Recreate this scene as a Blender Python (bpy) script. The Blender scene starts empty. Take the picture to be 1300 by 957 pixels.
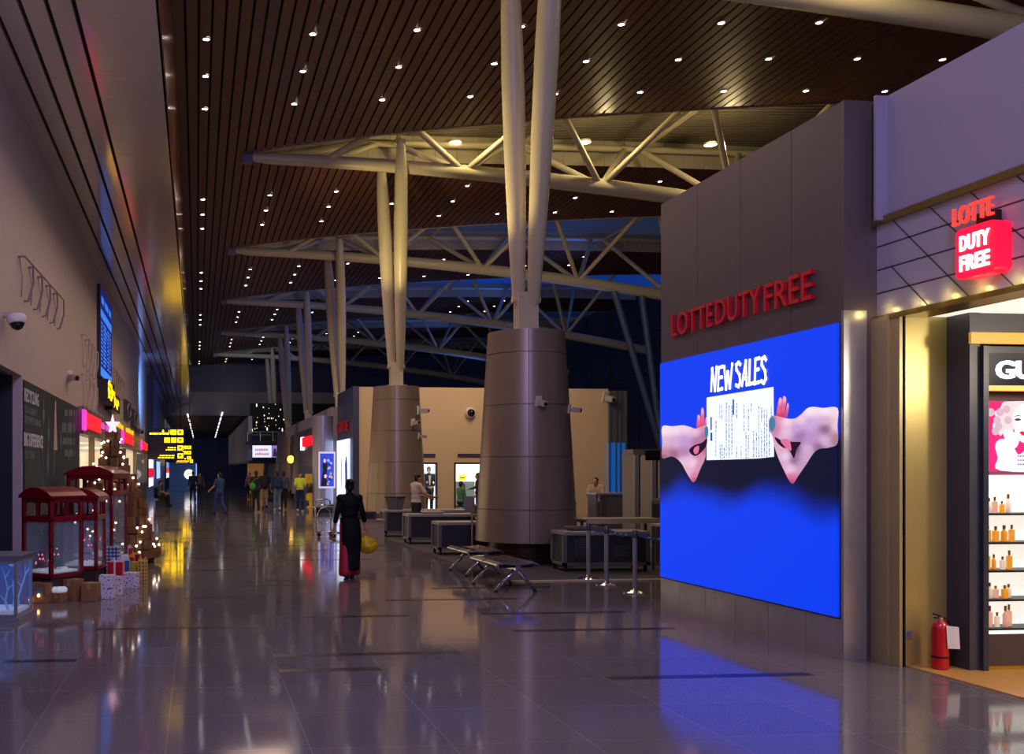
import bpy, bmesh, math, random
from mathutils import Vector, Matrix
from mathutils.geometry import tessellate_polygon
random.seed(7)
C = bpy.context.scene.collection
PI = math.pi
# ------------------------------------------------------------------ camera model
TH = math.atan(0.1); CT, ST = math.cos(TH), math.sin(TH)
F, CX, HY, CH = 1250.0, 375.0, 596.0, 1.8
def ray(px, py):
    t = (px-CX)/F
    return Vector((CT*t+ST, -ST*t+CT, (HY-py)/F))
def on_z(px, py, z=0.0):
    d = ray(px, py); k = (z-CH)/d.z
    return Vector((d.x*k, d.y*k, z))
def on_x(px, py, X):
    d = ray(px, py); k = X/d.x
    return Vector((X, d.y*k, CH+d.z*k))
def on_y(px, py, Y):
    d = ray(px, py); k = Y/d.y
    return Vector((d.x*k, Y, CH+d.z*k))
def at_d(px, py, zc):
    d = ray(px, py)
    return Vector((d.x*zc, d.y*zc, CH+d.z*zc))
# ------------------------------------------------------------------ materials
def lin(c):
    return tuple(((v/255)/12.92 if v/255 <= .04045 else ((v/255+.055)/1.055)**2.4) for v in c)
MATS = {}
def mat(name, rgb, rough=.5, metal=0.0, emit=0.0, spec=.5, noise=0.0, nscale=8.0, bump=0.0, alpha=1.0, trans=0.0, coat=0.0):
    if name in MATS: return MATS[name]
    m = bpy.data.materials.new(name); m.use_nodes = True
    nt = m.node_tree; b = nt.nodes['Principled BSDF']
    col = lin(rgb)+(1,)
    b.inputs['Base Color'].default_value = col
    b.inputs['Roughness'].default_value = rough
    b.inputs['Metallic'].default_value = metal
    b.inputs['Specular IOR Level'].default_value = spec
    b.inputs['Coat Weight'].default_value = coat
    b.inputs['Transmission Weight'].default_value = trans
    b.inputs['Alpha'].default_value = alpha
    if emit:
        b.inputs['Emission Color'].default_value = col
        b.inputs['Emission Strength'].default_value = emit
    tc = nt.nodes.new('ShaderNodeTexCoord')
    nz = nt.nodes.new('ShaderNodeTexNoise'); nz.inputs['Scale'].default_value = nscale; nz.inputs['Detail'].default_value = 4
    nt.links.new(tc.outputs['Object'], nz.inputs['Vector'])
    if noise:
        mx = nt.nodes.new('ShaderNodeMix'); mx.data_type = 'RGBA'
        mx.inputs[6].default_value = tuple(v*(1-noise) for v in col[:3])+(1,)
        mx.inputs[7].default_value = tuple(min(1, v*(1+noise)) for v in col[:3])+(1,)
        nt.links.new(nz.outputs['Fac'], mx.inputs[0])
        nt.links.new(mx.outputs[2], b.inputs['Base Color'])
        if emit: nt.links.new(mx.outputs[2], b.inputs['Emission Color'])
    if bump:
        bp = nt.nodes.new('ShaderNodeBump'); bp.inputs['Strength'].default_value = bump; bp.inputs['Distance'].default_value = .02
        nt.links.new(nz.outputs['Fac'], bp.inputs['Height']); nt.links.new(bp.outputs['Normal'], b.inputs['Normal'])
    MATS[name] = m
    return m
def glass(name, rgb=(200,215,225), alpha=.18, rough=.02):
    return mat(name, rgb, rough=rough, alpha=alpha, spec=.6)
def nodes_of(m): return m.node_tree.nodes, m.node_tree.links, m.node_tree.nodes['Principled BSDF']
# ------------------------------------------------------------------ mesh builder
class MB:
    def __init__(s): s.v = []; s.f = []; s.mi = []; s.cur = 0
    def slot(s, i): s.cur = i; return s
    def add(s, vs, fs):
        o = len(s.v); s.v += [Vector(v) for v in vs]
        for f in fs: s.f.append([i+o for i in f]); s.mi.append(s.cur)
        return s
    def quad(s, a, b, c, d): return s.add([a, b, c, d], [[0,1,2,3]])
    def box(s, x0, x1, y0, y1, z0, z1):
        v = [(x0,y0,z0),(x1,y0,z0),(x1,y1,z0),(x0,y1,z0),(x0,y0,z1),(x1,y0,z1),(x1,y1,z1),(x0,y1,z1)]
        return s.add(v, [[3,2,1,0],[4,5,6,7],[0,1,5,4],[1,2,6,5],[2,3,7,6],[3,0,4,7]])
    def cbox(s, c, sx, sy, sz, rz=0.0):
        R = Matrix.Rotation(rz, 3, 'Z'); c = Vector(c); v = []
        for z in (-.5, .5):
            for x, y in ((-.5,-.5),(.5,-.5),(.5,.5),(-.5,.5)):
                v.append(c+R @ Vector((x*sx, y*sy, z*sz)))
        return s.add(v, [[3,2,1,0],[4,5,6,7],[0,1,5,4],[1,2,6,5],[2,3,7,6],[3,0,4,7]])
    def tube(s, p0, p1, r0, r1=None, n=12, caps=True):
        r1 = r0 if r1 is None else r1
        p0, p1 = Vector(p0), Vector(p1); d = p1-p0
        if d.length < 1e-6: return s
        d.normalize(); a = d.orthogonal().normalized(); b = d.cross(a)
        v = []
        for p, r in ((p0, r0), (p1, r1)):
            for i in range(n):
                t = 2*PI*i/n; v.append(p+(a*math.cos(t)+b*math.sin(t))*r)
        f = [[i, (i+1) % n, n+(i+1) % n, n+i] for i in range(n)]
        if caps: f += [list(range(n))[::-1], list(range(n, 2*n))]
        return s.add(v, f)
    def path(s, pts, rs, n=10, caps=True):
        pts = [Vector(p) for p in pts]
        if not isinstance(rs, (list, tuple)): rs = [rs]*len(pts)
        v = []; prev = None
        for i, p in enumerate(pts):
            d = (pts[min(i+1, len(pts)-1)]-pts[max(i-1, 0)]).normalized()
            a = d.orthogonal().normalized() if prev is None else (prev-d*prev.dot(d)).normalized()
            prev = a; b = d.cross(a)
            for k in range(n):
                t = 2*PI*k/n; v.append(p+(a*math.cos(t)+b*math.sin(t))*rs[i])
        f = []
        for i in range(len(pts)-1):
            for k in range(n): f.append([i*n+k, i*n+(k+1) % n, (i+1)*n+(k+1) % n, (i+1)*n+k])
        if caps: f += [list(range(n))[::-1], list(range((len(pts)-1)*n, len(pts)*n))]
        return s.add(v, f)
    def lathe(s, prof, c=(0,0,0), n=32, caps=True):
        c = Vector(c); v = []
        for r, z in prof:
            for k in range(n):
                t = 2*PI*k/n; v.append(c+Vector((r*math.cos(t), r*math.sin(t), z)))
        f = []
        for i in range(len(prof)-1):
            for k in range(n): f.append([i*n+k, i*n+(k+1) % n, (i+1)*n+(k+1) % n, (i+1)*n+k])
        if caps: f += [list(range(n))[::-1], list(range((len(prof)-1)*n, len(prof)*n))]
        return s.add(v, f)
    def ell(s, c, rx, ry, rz, n=12, m=8, R=None):
        c = Vector(c); v = [Vector((0,0,-1))]
        for j in range(1, m):
            a = PI*j/m-PI/2
            for k in range(n):
                t = 2*PI*k/n; v.append(Vector((math.cos(a)*math.cos(t), math.cos(a)*math.sin(t), math.sin(a))))
        v.append(Vector((0,0,1)))
        out = []
        for p in v:
            q = Vector((p.x*rx, p.y*ry, p.z*rz))
            if R is not None: q = R @ q
            out.append(c+q)
        f = [[0, 1+(k+1) % n, 1+k] for k in range(n)]
        for j in range(m-2):
            for k in range(n): f.append([1+j*n+k, 1+j*n+(k+1) % n, 1+(j+1)*n+(k+1) % n, 1+(j+1)*n+k])
        L = len(v)-1
        f += [[L, 1+(m-2)*n+k, 1+(m-2)*n+(k+1) % n] for k in range(n)]
        return s.add(out, f)
    def cap(s, p0, p1, r0, r1=None, n=10):
        r1 = r0 if r1 is None else r1
        s.tube(p0, p1, r0, r1, n); s.ell(p0, r0, r0, r0, n, 6); s.ell(p1, r1, r1, r1, n, 6); return s
    def poly(s, pts):
        pts = [Vector(p) for p in pts]
        tri = tessellate_polygon([pts])
        return s.add(pts, [list(t) for t in tri])
    def prism(s, pts, off):
        pts = [Vector(p) for p in pts]; off = Vector(off); n = len(pts)
        tri = tessellate_polygon([pts])
        fs = [list(t) for t in tri]+[[i+n for i in t][::-1] for t in tri]
        fs += [[i, (i+1) % n, n+(i+1) % n, n+i] for i in range(n)]
        return s.add(pts+[p+off for p in pts], fs)
    def build(s, name, m, parent=None, world=False, smooth=False, bevel=0.0, auto=None):
        me = bpy.data.meshes.new(name)
        vs = s.v
        if parent is not None and world:
            inv = Matrix.Translation(parent.location) @ Matrix.Rotation(parent.rotation_euler.z, 4, 'Z')
            if parent.parent: inv = (Matrix.Translation(parent.parent.location) @ Matrix.Rotation(parent.parent.rotation_euler.z, 4, 'Z')) @ inv
            inv = inv.inverted(); vs = [inv @ v for v in vs]
        me.from_pydata([tuple(v) for v in vs], [], s.f)
        ms = m if isinstance(m, (list, tuple)) else [m]
        for x in ms: me.materials.append(x)
        if len(ms) > 1: me.polygons.foreach_set('material_index', s.mi)
        bm = bmesh.new(); bm.from_mesh(me); bmesh.ops.recalc_face_normals(bm, faces=bm.faces); bm.to_mesh(me); bm.free()
        if smooth:
            me.polygons.foreach_set('use_smooth', [True]*len(me.polygons))
            if auto: me.set_sharp_from_angle(angle=math.radians(auto))
        me.update()
        o = bpy.data.objects.new(name, me); C.objects.link(o)
        if parent is not None: o.parent = parent
        if bevel:
            bv = o.modifiers.new('bevel', 'BEVEL'); bv.width = bevel; bv.segments = 2; bv.limit_method = 'ANGLE'
        return o
def tag(o, label, cat, group=None, kind=None):
    if label: o['label'] = label
    if cat: o['category'] = cat
    if group: o['group'] = group
    if kind: o['kind'] = kind
    return o
def thing(name, label, cat, loc=(0,0,0), rz=0.0, group=None):
    o = bpy.data.objects.new(name, None); C.objects.link(o); o.empty_display_size = .2
    o.location = loc; o.rotation_euler = (0, 0, rz)
    return tag(o, label, cat, group)
def struct(o): o['kind'] = 'structure'; return o
def dup(root, loc, rz=None, label=None, group=None):
    r = root.copy(); C.objects.link(r); r.location = loc
    if rz is not None: r.rotation_euler = (0, 0, rz)
    if label: r['label'] = label
    if group: r['group'] = group
    for ch in list(root.children):
        c = ch.copy(); C.objects.link(c); c.parent = r
        for g in list(ch.children):
            d = g.copy(); C.objects.link(d); d.parent = c
    return r
def txt(body, o, u, v, n, w, hgt, m, parent=None, name='lettering', depth=.01, bold=0.0, world=True, spacing=1.0, align=None):
    """lettering fitted in a w x hgt rectangle whose lower-left corner is o"""
    cu = bpy.data.curves.new('t', 'FONT'); cu.body = body; cu.size = 1; cu.offset = bold; cu.extrude = .5
    cu.space_character = spacing; cu.resolution_u = 3
    ob = bpy.data.objects.new('t', cu); C.objects.link(ob)
    dg = bpy.context.evaluated_depsgraph_get(); dg.update()
    me = bpy.data.meshes.new_from_object(ob.evaluated_get(dg))
    xs = [p.co.x for p in me.vertices]; ys = [p.co.y for p in me.vertices]
    x0, x1, y0, y1 = min(xs), max(xs), min(ys), max(ys)
    o, u, v, n = Vector(o), Vector(u), Vector(v), Vector(n)
    b = MB()
    b.add([o+u*((p.co.x-x0)/(x1-x0)*w)+v*((p.co.y-y0)/(y1-y0)*hgt)+n*((p.co.z+.5)*depth) for p in me.vertices], [list(p.vertices) for p in me.polygons])
    bpy.data.objects.remove(ob); bpy.data.curves.remove(cu); bpy.data.meshes.remove(me)
    return b.build(name, m, parent, world=world)
def smooth_loop(pts, k=5):
    pts = [Vector(p) for p in pts]; n = len(pts); out = []
    for i in range(n):
        a, b, c, d = pts[i-1], pts[i], pts[(i+1) % n], pts[(i+2) % n]
        for j in range(k):
            t = j/k
            out.append(.5*((2*b)+(c-a)*t+(2*a-5*b+4*c-d)*t*t+(3*b-a-3*c+d)*t**3))
    return out
UX, UY, UZ = Vector((1,0,0)), Vector((0,1,0)), Vector((0,0,1))
# ------------------------------------------------------------------ camera
cam = bpy.data.cameras.new('camera'); co = bpy.data.objects.new('camera', cam); C.objects.link(co)
co.location = (0, 0, CH); co.rotation_euler = (PI/2, 0, -TH)
cam.sensor_fit = 'HORIZONTAL'; cam.sensor_width = 36; cam.lens = F/1300*36
cam.shift_x = (650-CX)/1300; cam.shift_y = (HY-478.5)/1300; cam.clip_end = 500
bpy.context.scene.camera = co
sc = bpy.context.scene
sc.view_settings.view_transform = 'Standard'; sc.view_settings.look = 'None'
sc.cycles.max_bounces = 6; sc.cycles.diffuse_bounces = 3; sc.cycles.glossy_bounces = 4; sc.cycles.transparent_max_bounces = 12
sc.cycles.caustics_reflective = False; sc.cycles.caustics_refractive = False
sc.cycles.sample_clamp_indirect = 4; sc.cycles.use_denoising = True
w = bpy.data.worlds.new('night'); sc.world = w; w.use_nodes = True
w.node_tree.nodes['Background'].inputs[0].default_value = lin((150,146,165))+(1,)
w.node_tree.nodes['Background'].inputs[1].default_value = .20
def lamp(kind, loc, col, power, size=.2, tgt=None, spot=60, blend=.6, name='lamp'):
    l = bpy.data.lights.new(name, kind); l.color = lin(col); l.energy = power
    if kind == 'AREA': l.shape = 'DISK'; l.size = size
    else: l.shadow_soft_size = size
    if kind == 'SPOT': l.spot_size = math.radians(spot); l.spot_blend = blend
    o = bpy.data.objects.new(name, l); C.objects.link(o); o.location = loc
    if tgt is not None: o.rotation_euler = (Vector(tgt)-Vector(loc)).to_track_quat('-Z', 'Y').to_euler()
    return o
# ------------------------------------------------------------------ shared materials
def wood_ceiling_mat():
    m = mat('slat_wood', (106,66,46), rough=.45, noise=.25, nscale=3)
    N, L, B = nodes_of(m)
    return m
WOOD = wood_ceiling_mat()
BLACK = mat('black_void', (6,6,8), rough=.8)
DARK = mat('dark_metal', (32,32,38), rough=.45, metal=.3, noise=.1)
CREAM = mat('cream_steel', (205,195,165), rough=.35, noise=.05)
CREAMP = mat('cream_panel', (186,176,150), rough=.5, noise=.06, nscale=2)
WALLW = mat('white_plaster', (186,172,170), rough=.6, noise=.04, nscale=1.5)
LAV = mat('lavender_plaster', (150,146,164), rough=.55, noise=.05, nscale=2)
STEEL = mat('brushed_steel', (176,174,178), rough=.3, metal=.65, noise=.3, nscale=3.5, bump=.15)
CHROME = mat('chrome', (210,212,218), rough=.12, metal=1.0)
ALU = mat('aluminium_cladding', (148,132,114), rough=.34, metal=.35, noise=.06, nscale=2)
WHITE = mat('white_paint', (225,222,218), rough=.5)
RED = mat('signal_red', (205,20,40), rough=.4)
REDGLOW = mat('red_glow', (255,28,40), rough=.5, emit=1.6)
WHITEGLOW = mat('white_glow', (255,250,245), rough=.5, emit=1.6)
GOLD = mat('gold_panel', (196,176,104), rough=.3, metal=.45, noise=.1, nscale=1.5)
YELGLOW = mat('yellow_glow', (255,200,0), rough=.5, emit=4)
LAMPGLOW = mat('lamp_glow', (255,246,236), emit=22)
SKIN = mat('skin', (196,142,112), rough=.5, noise=.06)
HAIR = mat('black_hair', (16,13,14), rough=.4, noise=.2, nscale=40)
NAVY = mat('navy_cloth', (28,36,66), rough=.8, noise=.15, nscale=30)
BLKCLOTH = mat('black_cloth', (17,16,22), rough=.75, noise=.2, nscale=30)
KHAKI = mat('khaki_cloth', (176,158,120), rough=.8, noise=.1, nscale=30)
GREYCLOTH = mat('grey_cloth', (84,84,94), rough=.8, noise=.1, nscale=30)
CARDT = mat('tree_cardboard', (122,84,50), rough=.8, noise=.35, nscale=6)
CARD = mat('cardboard', (150,104,60), rough=.75, noise=.15, nscale=12)
# ------------------------------------------------------------------ floor
TILE = .93; X0T = .73
fl = MB()
fl.box(-9, 34, -4, 90, -.1, 0); fl.box(-9, 34, 90, 152, -.1, 0)
fl.slot(1)
def strip(x0, x1, yc, wd=.13): fl.box(x0, x1, yc-wd/2, yc+wd/2, -.02, .0012)
for a, b, y in ((121,330,797),(346,588,830),(353,485,850),(780,1045,858),(657,865,799),(613,800,778),(492,625,761),
                (550,700,746),(0,92,839),(-40,5,800),(192,316,759),(327,423,783),(311,387,743),(310,400,737),(215,302,724),
                (242,296,708),(304,365,718),(400,423,783)):
    p, q = on_z(a, y), on_z(b, y); xa = round((p.x-X0T)/TILE)*TILE+X0T; xb = round((q.x-X0T)/TILE)*TILE+X0T
    if xb-xa < .5: xb = xa+TILE
    strip(xa, xb, (p.y+q.y)/2)
rs = random.Random(3)
y = 19.5
while y < 86:
    k = rs.randint(-2, 5); n = rs.choice((1, 2, 2, 3))
    strip(X0T+k*TILE, X0T+(k+n)*TILE, y); y += rs.uniform(.35, 1.1)
fm = mat('polished_granite', (132,122,126), rough=.075, spec=.62)
N, L, B = nodes_of(fm)
tc = N.new('ShaderNodeTexCoord'); sp = N.new('ShaderNodeSeparateXYZ'); L.new(tc.outputs['Object'], sp.inputs[0])
nz = N.new('ShaderNodeTexNoise'); nz.inputs['Scale'].default_value = 60; nz.inputs['Detail'].default_value = 6; L.new(tc.outputs['Object'], nz.inputs['Vector'])
nz2 = N.new('ShaderNodeTexNoise'); nz2.inputs['Scale'].default_value = .8; L.new(tc.outputs['Object'], nz2.inputs['Vector'])
br = N.new('ShaderNodeTexBrick'); br.offset = 0.0; br.inputs['Scale'].default_value = 1.0
br.inputs['Brick Width'].default_value = TILE; br.inputs['Row Height'].default_value = TILE; br.inputs['Mortar Size'].default_value = .006
br.inputs['Color1'].default_value = (.185,.168,.170,1); br.inputs['Color2'].default_value = (.165,.150,.152,1); br.inputs['Mortar'].default_value = (.25,.23,.23,1)
mp = N.new('ShaderNodeMapping'); mp.inputs['Location'].default_value = (-X0T % TILE, .2, 0); L.new(tc.outputs['Object'], mp.inputs['Vector']); L.new(mp.outputs['Vector'], br.inputs['Vector'])
mx = N.new('ShaderNodeMix'); mx.data_type = 'RGBA'; mx.blend_type = 'MULTIPLY'; mx.inputs[0].default_value = .7
cr = N.new('ShaderNodeValToRGB'); cr.color_ramp.elements[0].position = .3; cr.color_ramp.elements[0].color = (.75,.75,.75,1); cr.color_ramp.elements[1].position = .7; cr.color_ramp.elements[1].color = (1.15,1.1,1.1,1)
L.new(nz.outputs['Fac'], cr.inputs[0]); L.new(br.outputs['Color'], mx.inputs[6]); L.new(cr.outputs[0], mx.inputs[7]); L.new(mx.outputs[2], B.inputs['Base Color'])
mr = N.new('ShaderNodeMapRange'); mr.inputs[1].default_value = .3; mr.inputs[2].default_value = .7; mr.inputs[3].default_value = .05; mr.inputs[4].default_value = .11
L.new(nz2.outputs['Fac'], mr.inputs[0]); L.new(mr.outputs[0], B.inputs['Roughness'])
nz3 = N.new('ShaderNodeTexNoise'); nz3.inputs['Scale'].default_value = 3.0; nz3.inputs['Detail'].default_value = 1; L.new(tc.outputs['Object'], nz3.inputs['Vector'])
bp = N.new('ShaderNodeBump'); bp.inputs['Strength'].default_value = .018; bp.inputs['Distance'].default_value = .02; L.new(nz3.outputs['Fac'], bp.inputs['Height']); L.new(bp.outputs['Normal'], B.inputs['Normal'])
sm = mat('dark_inlay', (26,22,24), rough=.22)
struct(fl.build('floor', [fm, sm]))
# grey carpet of the screening area with its pale edge, and the shop's wood floor
cp = MB(); a = on_z(640, 739); b_ = on_z(840, 738.5)
cp.box(a.x, 12.5, a.y+.1, 27, 0, .012)
struct(cp.build('floor_screening_carpet', mat('carpet', (70,66,70), rough=.95, noise=.2, nscale=80)))
t_ = MB(); t_.box(a.x, 6.08+6.4, a.y, a.y+.1, 0, .018)
struct(t_.build('trim_1', mat('pale_edge', (200,180,150), rough=.4)))
sf = MB(); sf.box(6.45, 12, 1.5, 8.42, 0, .012)
struct(sf.build('floor_shop', mat('honey_wood', (214,160,84), rough=.3, noise=.12, nscale=6)))
# ------------------------------------------------------------------ ceiling: slatted wood bays with lens-shaped openings
def hz(X): return 1.8+9.22+.0965*X-.0018*X*X
YT = [16.7+12.6*j for j in range(6)]      # truss lines
XT = 1.6
def lw(X): return 0.0 if X <= XT else .54*(X-XT)**.62
YEND = 88.0
edges = [(-4.0, 0)]+[(y, 1) for y in YT]+[(YEND, 0)]
PIT = .278
for i in range(len(edges)-1):
    (ya, fa), (yb, fb) = edges[i], edges[i+1]
    b = MB(); n = int(32/PIT)
    for k in range(n):
        x0 = -.49+k*PIT; x1 = x0+PIT-.055
        P = [(x, ya+fa*lw(x), hz(x)) for x in (x0, x1)]; Q = [(x, yb-fb*lw(x), hz(x)) for x in (x0, x1)]
        b.slot(0).quad(P[0], P[1], Q[1], Q[0])
        for e in (0, 1):
            p, q = Vector(P[e]), Vector(Q[e]); b.quad(p, q, q+Vector((0,0,.06)), p+Vector((0,0,.06)))
        x2 = x0+PIT+.001
        b.slot(1).quad((x0, ya+fa*lw(x0), hz(x0)+.07), (x2, ya+fa*lw(x2), hz(x2)+.07), (x2, yb-fb*lw(x2), hz(x2)+.07), (x0, yb-fb*lw(x0), hz(x0)+.07))
    struct(b.build('ceiling' if i == 0 else 'ceiling_bay', [WOOD, BLACK]))
DECK = mat('roof_deck', (120,112,98), rough=.6, noise=.08)
for j, yc in enumerate(YT):
    b = MB(); xs = [XT+.75*k for k in range(39)]
    for s_ in (-1, 1):
        for k in range(len(xs)-1):
            x0, x1 = xs[k], xs[k+1]-.012
            p, q = Vector((x0, yc+s_*lw(x0), hz(x0)-.03)), Vector((x1, yc+s_*lw(x1), hz(x1)-.03))
            b.quad(p, q, q+Vector((0,0,.85)), p+Vector((0,0,.85)))
    struct(b.build('ceiling_fascia', CREAMP))
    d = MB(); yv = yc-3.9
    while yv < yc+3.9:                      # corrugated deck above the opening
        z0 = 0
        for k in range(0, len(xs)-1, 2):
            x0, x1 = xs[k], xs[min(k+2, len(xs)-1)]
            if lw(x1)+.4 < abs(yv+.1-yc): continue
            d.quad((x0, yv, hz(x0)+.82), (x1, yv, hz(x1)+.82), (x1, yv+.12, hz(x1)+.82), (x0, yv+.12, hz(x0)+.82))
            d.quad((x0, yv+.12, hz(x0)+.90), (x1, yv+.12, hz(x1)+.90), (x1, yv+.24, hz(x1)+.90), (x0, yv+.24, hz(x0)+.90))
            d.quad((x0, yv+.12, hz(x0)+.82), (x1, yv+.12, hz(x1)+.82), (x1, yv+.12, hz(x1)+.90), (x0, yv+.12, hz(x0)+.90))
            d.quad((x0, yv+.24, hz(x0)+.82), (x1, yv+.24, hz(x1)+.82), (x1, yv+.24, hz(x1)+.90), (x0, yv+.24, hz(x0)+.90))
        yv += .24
    struct(d.build('ceiling_roof_deck', DECK if j < 2 else (mat('deck_dusk_glow', (62,74,110), rough=.5, emit=.25) if j == 2 else mat('deck_blue_glow', (16,62,150), rough=.5, emit=.55) if j == 3 else mat('deck_dim_blue_glow', (14,44,100), rough=.5, emit=.2))))  # rear decks: blue skylight glow put into colour and emission
# left soffit + glossy edge
s = MB(); zs = 7.72
gx = [-2.9, -2.58, -2.24, -1.9, -1.555]
for k in range(4): s.box(gx[k]+(.0 if k == 0 else .03), gx[k+1]-.03, -4, 88, zs, zs+.06)
yy = -4.0
while yy < 88:
    s.box(gx[4]+.03, -.49, yy, yy+.945, zs, zs+.06); yy += .95
s.slot(1).box(-2.9, -.5, -4, 88, zs+.06, zs+.1)
som = mat('soffit_panel', (196,188,190), rough=.13, metal=.18, noise=.05, nscale=1.2, spec=.6)
struct(s.build('ceiling_soffit', [som, BLACK]))
e = MB()
for k in range(60):
    e.box(-.52, -.47, -4+k*1.54, -4+(k+1)*1.54-.01, zs, hz(-.49))
struct(e.build('trim_2', mat('glossy_brown_edge', (92,58,42), rough=.12, spec=.6, noise=.1)))
# ------------------------------------------------------------------ left wall
wl = MB(); XW = -2.9
wl.box(XW-.15, XW, -4, 57.5, 3.36, zs); wl.box(XW-.15, XW, 16.75, 24.5, 0, 3.36); wl.box(XW-.15, XW, -4, 4, 0, 3.36)
struct(wl.build('wall_left', WALLW))
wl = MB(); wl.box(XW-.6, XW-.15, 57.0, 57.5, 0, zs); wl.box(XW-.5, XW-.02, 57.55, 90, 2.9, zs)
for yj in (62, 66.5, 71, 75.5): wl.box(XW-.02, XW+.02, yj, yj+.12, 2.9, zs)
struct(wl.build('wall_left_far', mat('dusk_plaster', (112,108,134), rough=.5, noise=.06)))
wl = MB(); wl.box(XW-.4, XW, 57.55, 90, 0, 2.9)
struct(wl.build('wall_left_blue_lit', mat('blue_panel', (70,96,160), rough=.3, noise=.15, nscale=1, emit=.12)))  # blue light on these panels put into their colour and faint glow
wl = MB(); wl.box(-9, XW-.16, 4, 16.7, 3.33, 3.4); wl.box(-9, -8.9, 4, 16.75, 0, 3.4); wl.box(-9, XW-.16, 16.76, 16.9, 0, 3.4)
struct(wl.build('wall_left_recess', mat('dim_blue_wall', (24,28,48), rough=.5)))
# shop interior behind the left wall
IN = mat('shop_interior_glow', (236,220,190), rough=.6, emit=.5, noise=.06, nscale=.8)  # shop brightness put in as a glow of walls and ceiling
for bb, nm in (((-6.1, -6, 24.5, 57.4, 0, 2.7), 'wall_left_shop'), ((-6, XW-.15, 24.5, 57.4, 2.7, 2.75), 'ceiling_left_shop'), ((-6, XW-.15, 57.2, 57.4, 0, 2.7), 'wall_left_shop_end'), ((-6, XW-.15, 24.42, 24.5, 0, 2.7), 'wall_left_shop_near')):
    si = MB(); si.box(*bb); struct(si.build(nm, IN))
fs = MB(); fs.box(XW-.15, XW+.12, 24.5, 57.5, 2.68, 3.36)
fs.slot(1)
for k in range(34): fs.box(XW+.12, XW+.125, 24.5+k*.99, 24.52+k*.99, 2.68, 3.36)
for z in (2.9, 3.13): fs.box(XW+.12, XW+.125, 24.5, 57.5, z, z+.012)
struct(fs.build('trim_3', [mat('fascia_grey', (120,112,116), rough=.35, noise=.06), DARK]))
for k, (y0, wd) in enumerate(((24.42,.12),(28.0,.14),(36.5,.14),(47.2,.5),(57.3,.2))):
    p = MB(); p.box(XW-.12, XW+.04, y0, y0+wd, 0, 2.68); struct(p.build('trim_%d' % (4+k), mat('bronze_post', (134,116,92), rough=.3, metal=.5)))
g = MB(); g.box(XW-.06, XW-.04, 47.7, 57.3, 0, 2.68); struct(g.build('window_1', glass('shop_glass', (190,200,215), .12)))
g = MB(); g.box(XW+.0, XW+.02, 47.75, 57.2, .05, 1.1); struct(g.build('window_2', mat('frosted_glass', (110,104,104), rough=.3, alpha=.8)))
# ------------------------------------------------------------------ right: block with the video wall, shop wall
XP = 6.07; YP0, YP1, ZP = 8.74, 12.40, 5.28
blk = mat('grey_panel', (90,82,85), rough=.42, metal=.25, noise=.05, nscale=1.5)
b = MB(); zb = .39
ys = [YP0, 9.55, 10.5, 11.45, YP1]
for k in range(4): b.box(XP, XP+.2, ys[k]+.004, ys[k+1]-.004, zb, ZP)
b.slot(1).box(XP+.02, XP+.75, YP0+.02, YP1-.02, 0, ZP-.01)
struct(b.build('wall_right_block', [blk, mat('grey_return', (84,78,80), rough=.45, metal=.25)]))
b = MB(); sk = [YP0, 9.3, 9.95, 10.6, 11.25, 11.9, YP1]
for k in range(6): b.box(XP-.006, XP+.05, sk[k]+.004, sk[k+1]-.004, 0.0, zb-.01)
struct(b.build('baseboard_right', STEEL))
b = MB(); b.box(XP-.01, XP+.22, YP0-.03, YP0+.005, 0, 3.3)
struct(b.build('trim_9', STEEL))
b = MB(); b.box(XP-.008, XP+.22, YP0-.03, YP0+.005, 3.3, ZP); b.box(XP+.22, 6.4, YP0-.02, YP0+.1, 0, ZP)
struct(b.build('trim_10', mat('grey_corner', (98,88,86), rough=.4, metal=.3)))
XF = 6.4
b = MB(); b.box(XF, XF+.3, -4, 8.57, 4.12, ZP); b.box(XF-.12, XF, 8.57, 8.6, 4.12, ZP); struct(b.build('wall_right_upper', LAV))
# fascia with triangular panels
b = MB(); b.box(XF, XF+.25, -4, 8.75, 3.24, 4.12)
b.slot(1)
stp = .46; zr = [3.24+.22*k for k in range(5)]
for z in zr[1:-1]: b.box(XF-.004, XF, -4, 8.75, z-.006, z+.006)
for k in range(-4, 30):
    yb_ = 8.75-k*stp
    for r in range(4):
        off = (r % 2)*stp/2
        y0, y1 = yb_-off, yb_-off-stp/2
        if max(y0, y1) > 8.74: continue
        b.add([(XF-.004, y0-.008, zr[r+1]), (XF-.004, y0+.008, zr[r+1]), (XF-.004, y1+.008, zr[r]), (XF-.004, y1-.008, zr[r])], [[0,1,2,3]])
struct(b.build('wall_right_fascia', [mat('fascia_tile', (172,168,184), rough=.3, metal=.2, noise=.05), mat('joint_dark', (52,48,58), rough=.6)]))
b = MB(); b.box(XF-.05, XF, -4, 8.78, 4.1, 4.16); b.box(XF-.06, XF+.02, 8.75, 8.82, 3.2, 4.16); b.box(XF-.04, XF+.25, -4, 8.75, 3.19, 3.24)
struct(b.build('trim_11', mat('brass_edge', (134,116,58), rough=.3, metal=.6)))
b = MB(); b.box(XF-.03, XF+.02, 8.38, 8.5, 0, 3.2); b.box(XF-.06, XF+.3, 8.5, 8.72, 0, 3.22); struct(b.build('trim_12', [mat('gold_return', (186,168,112), rough=.32, metal=.3)]))
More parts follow.
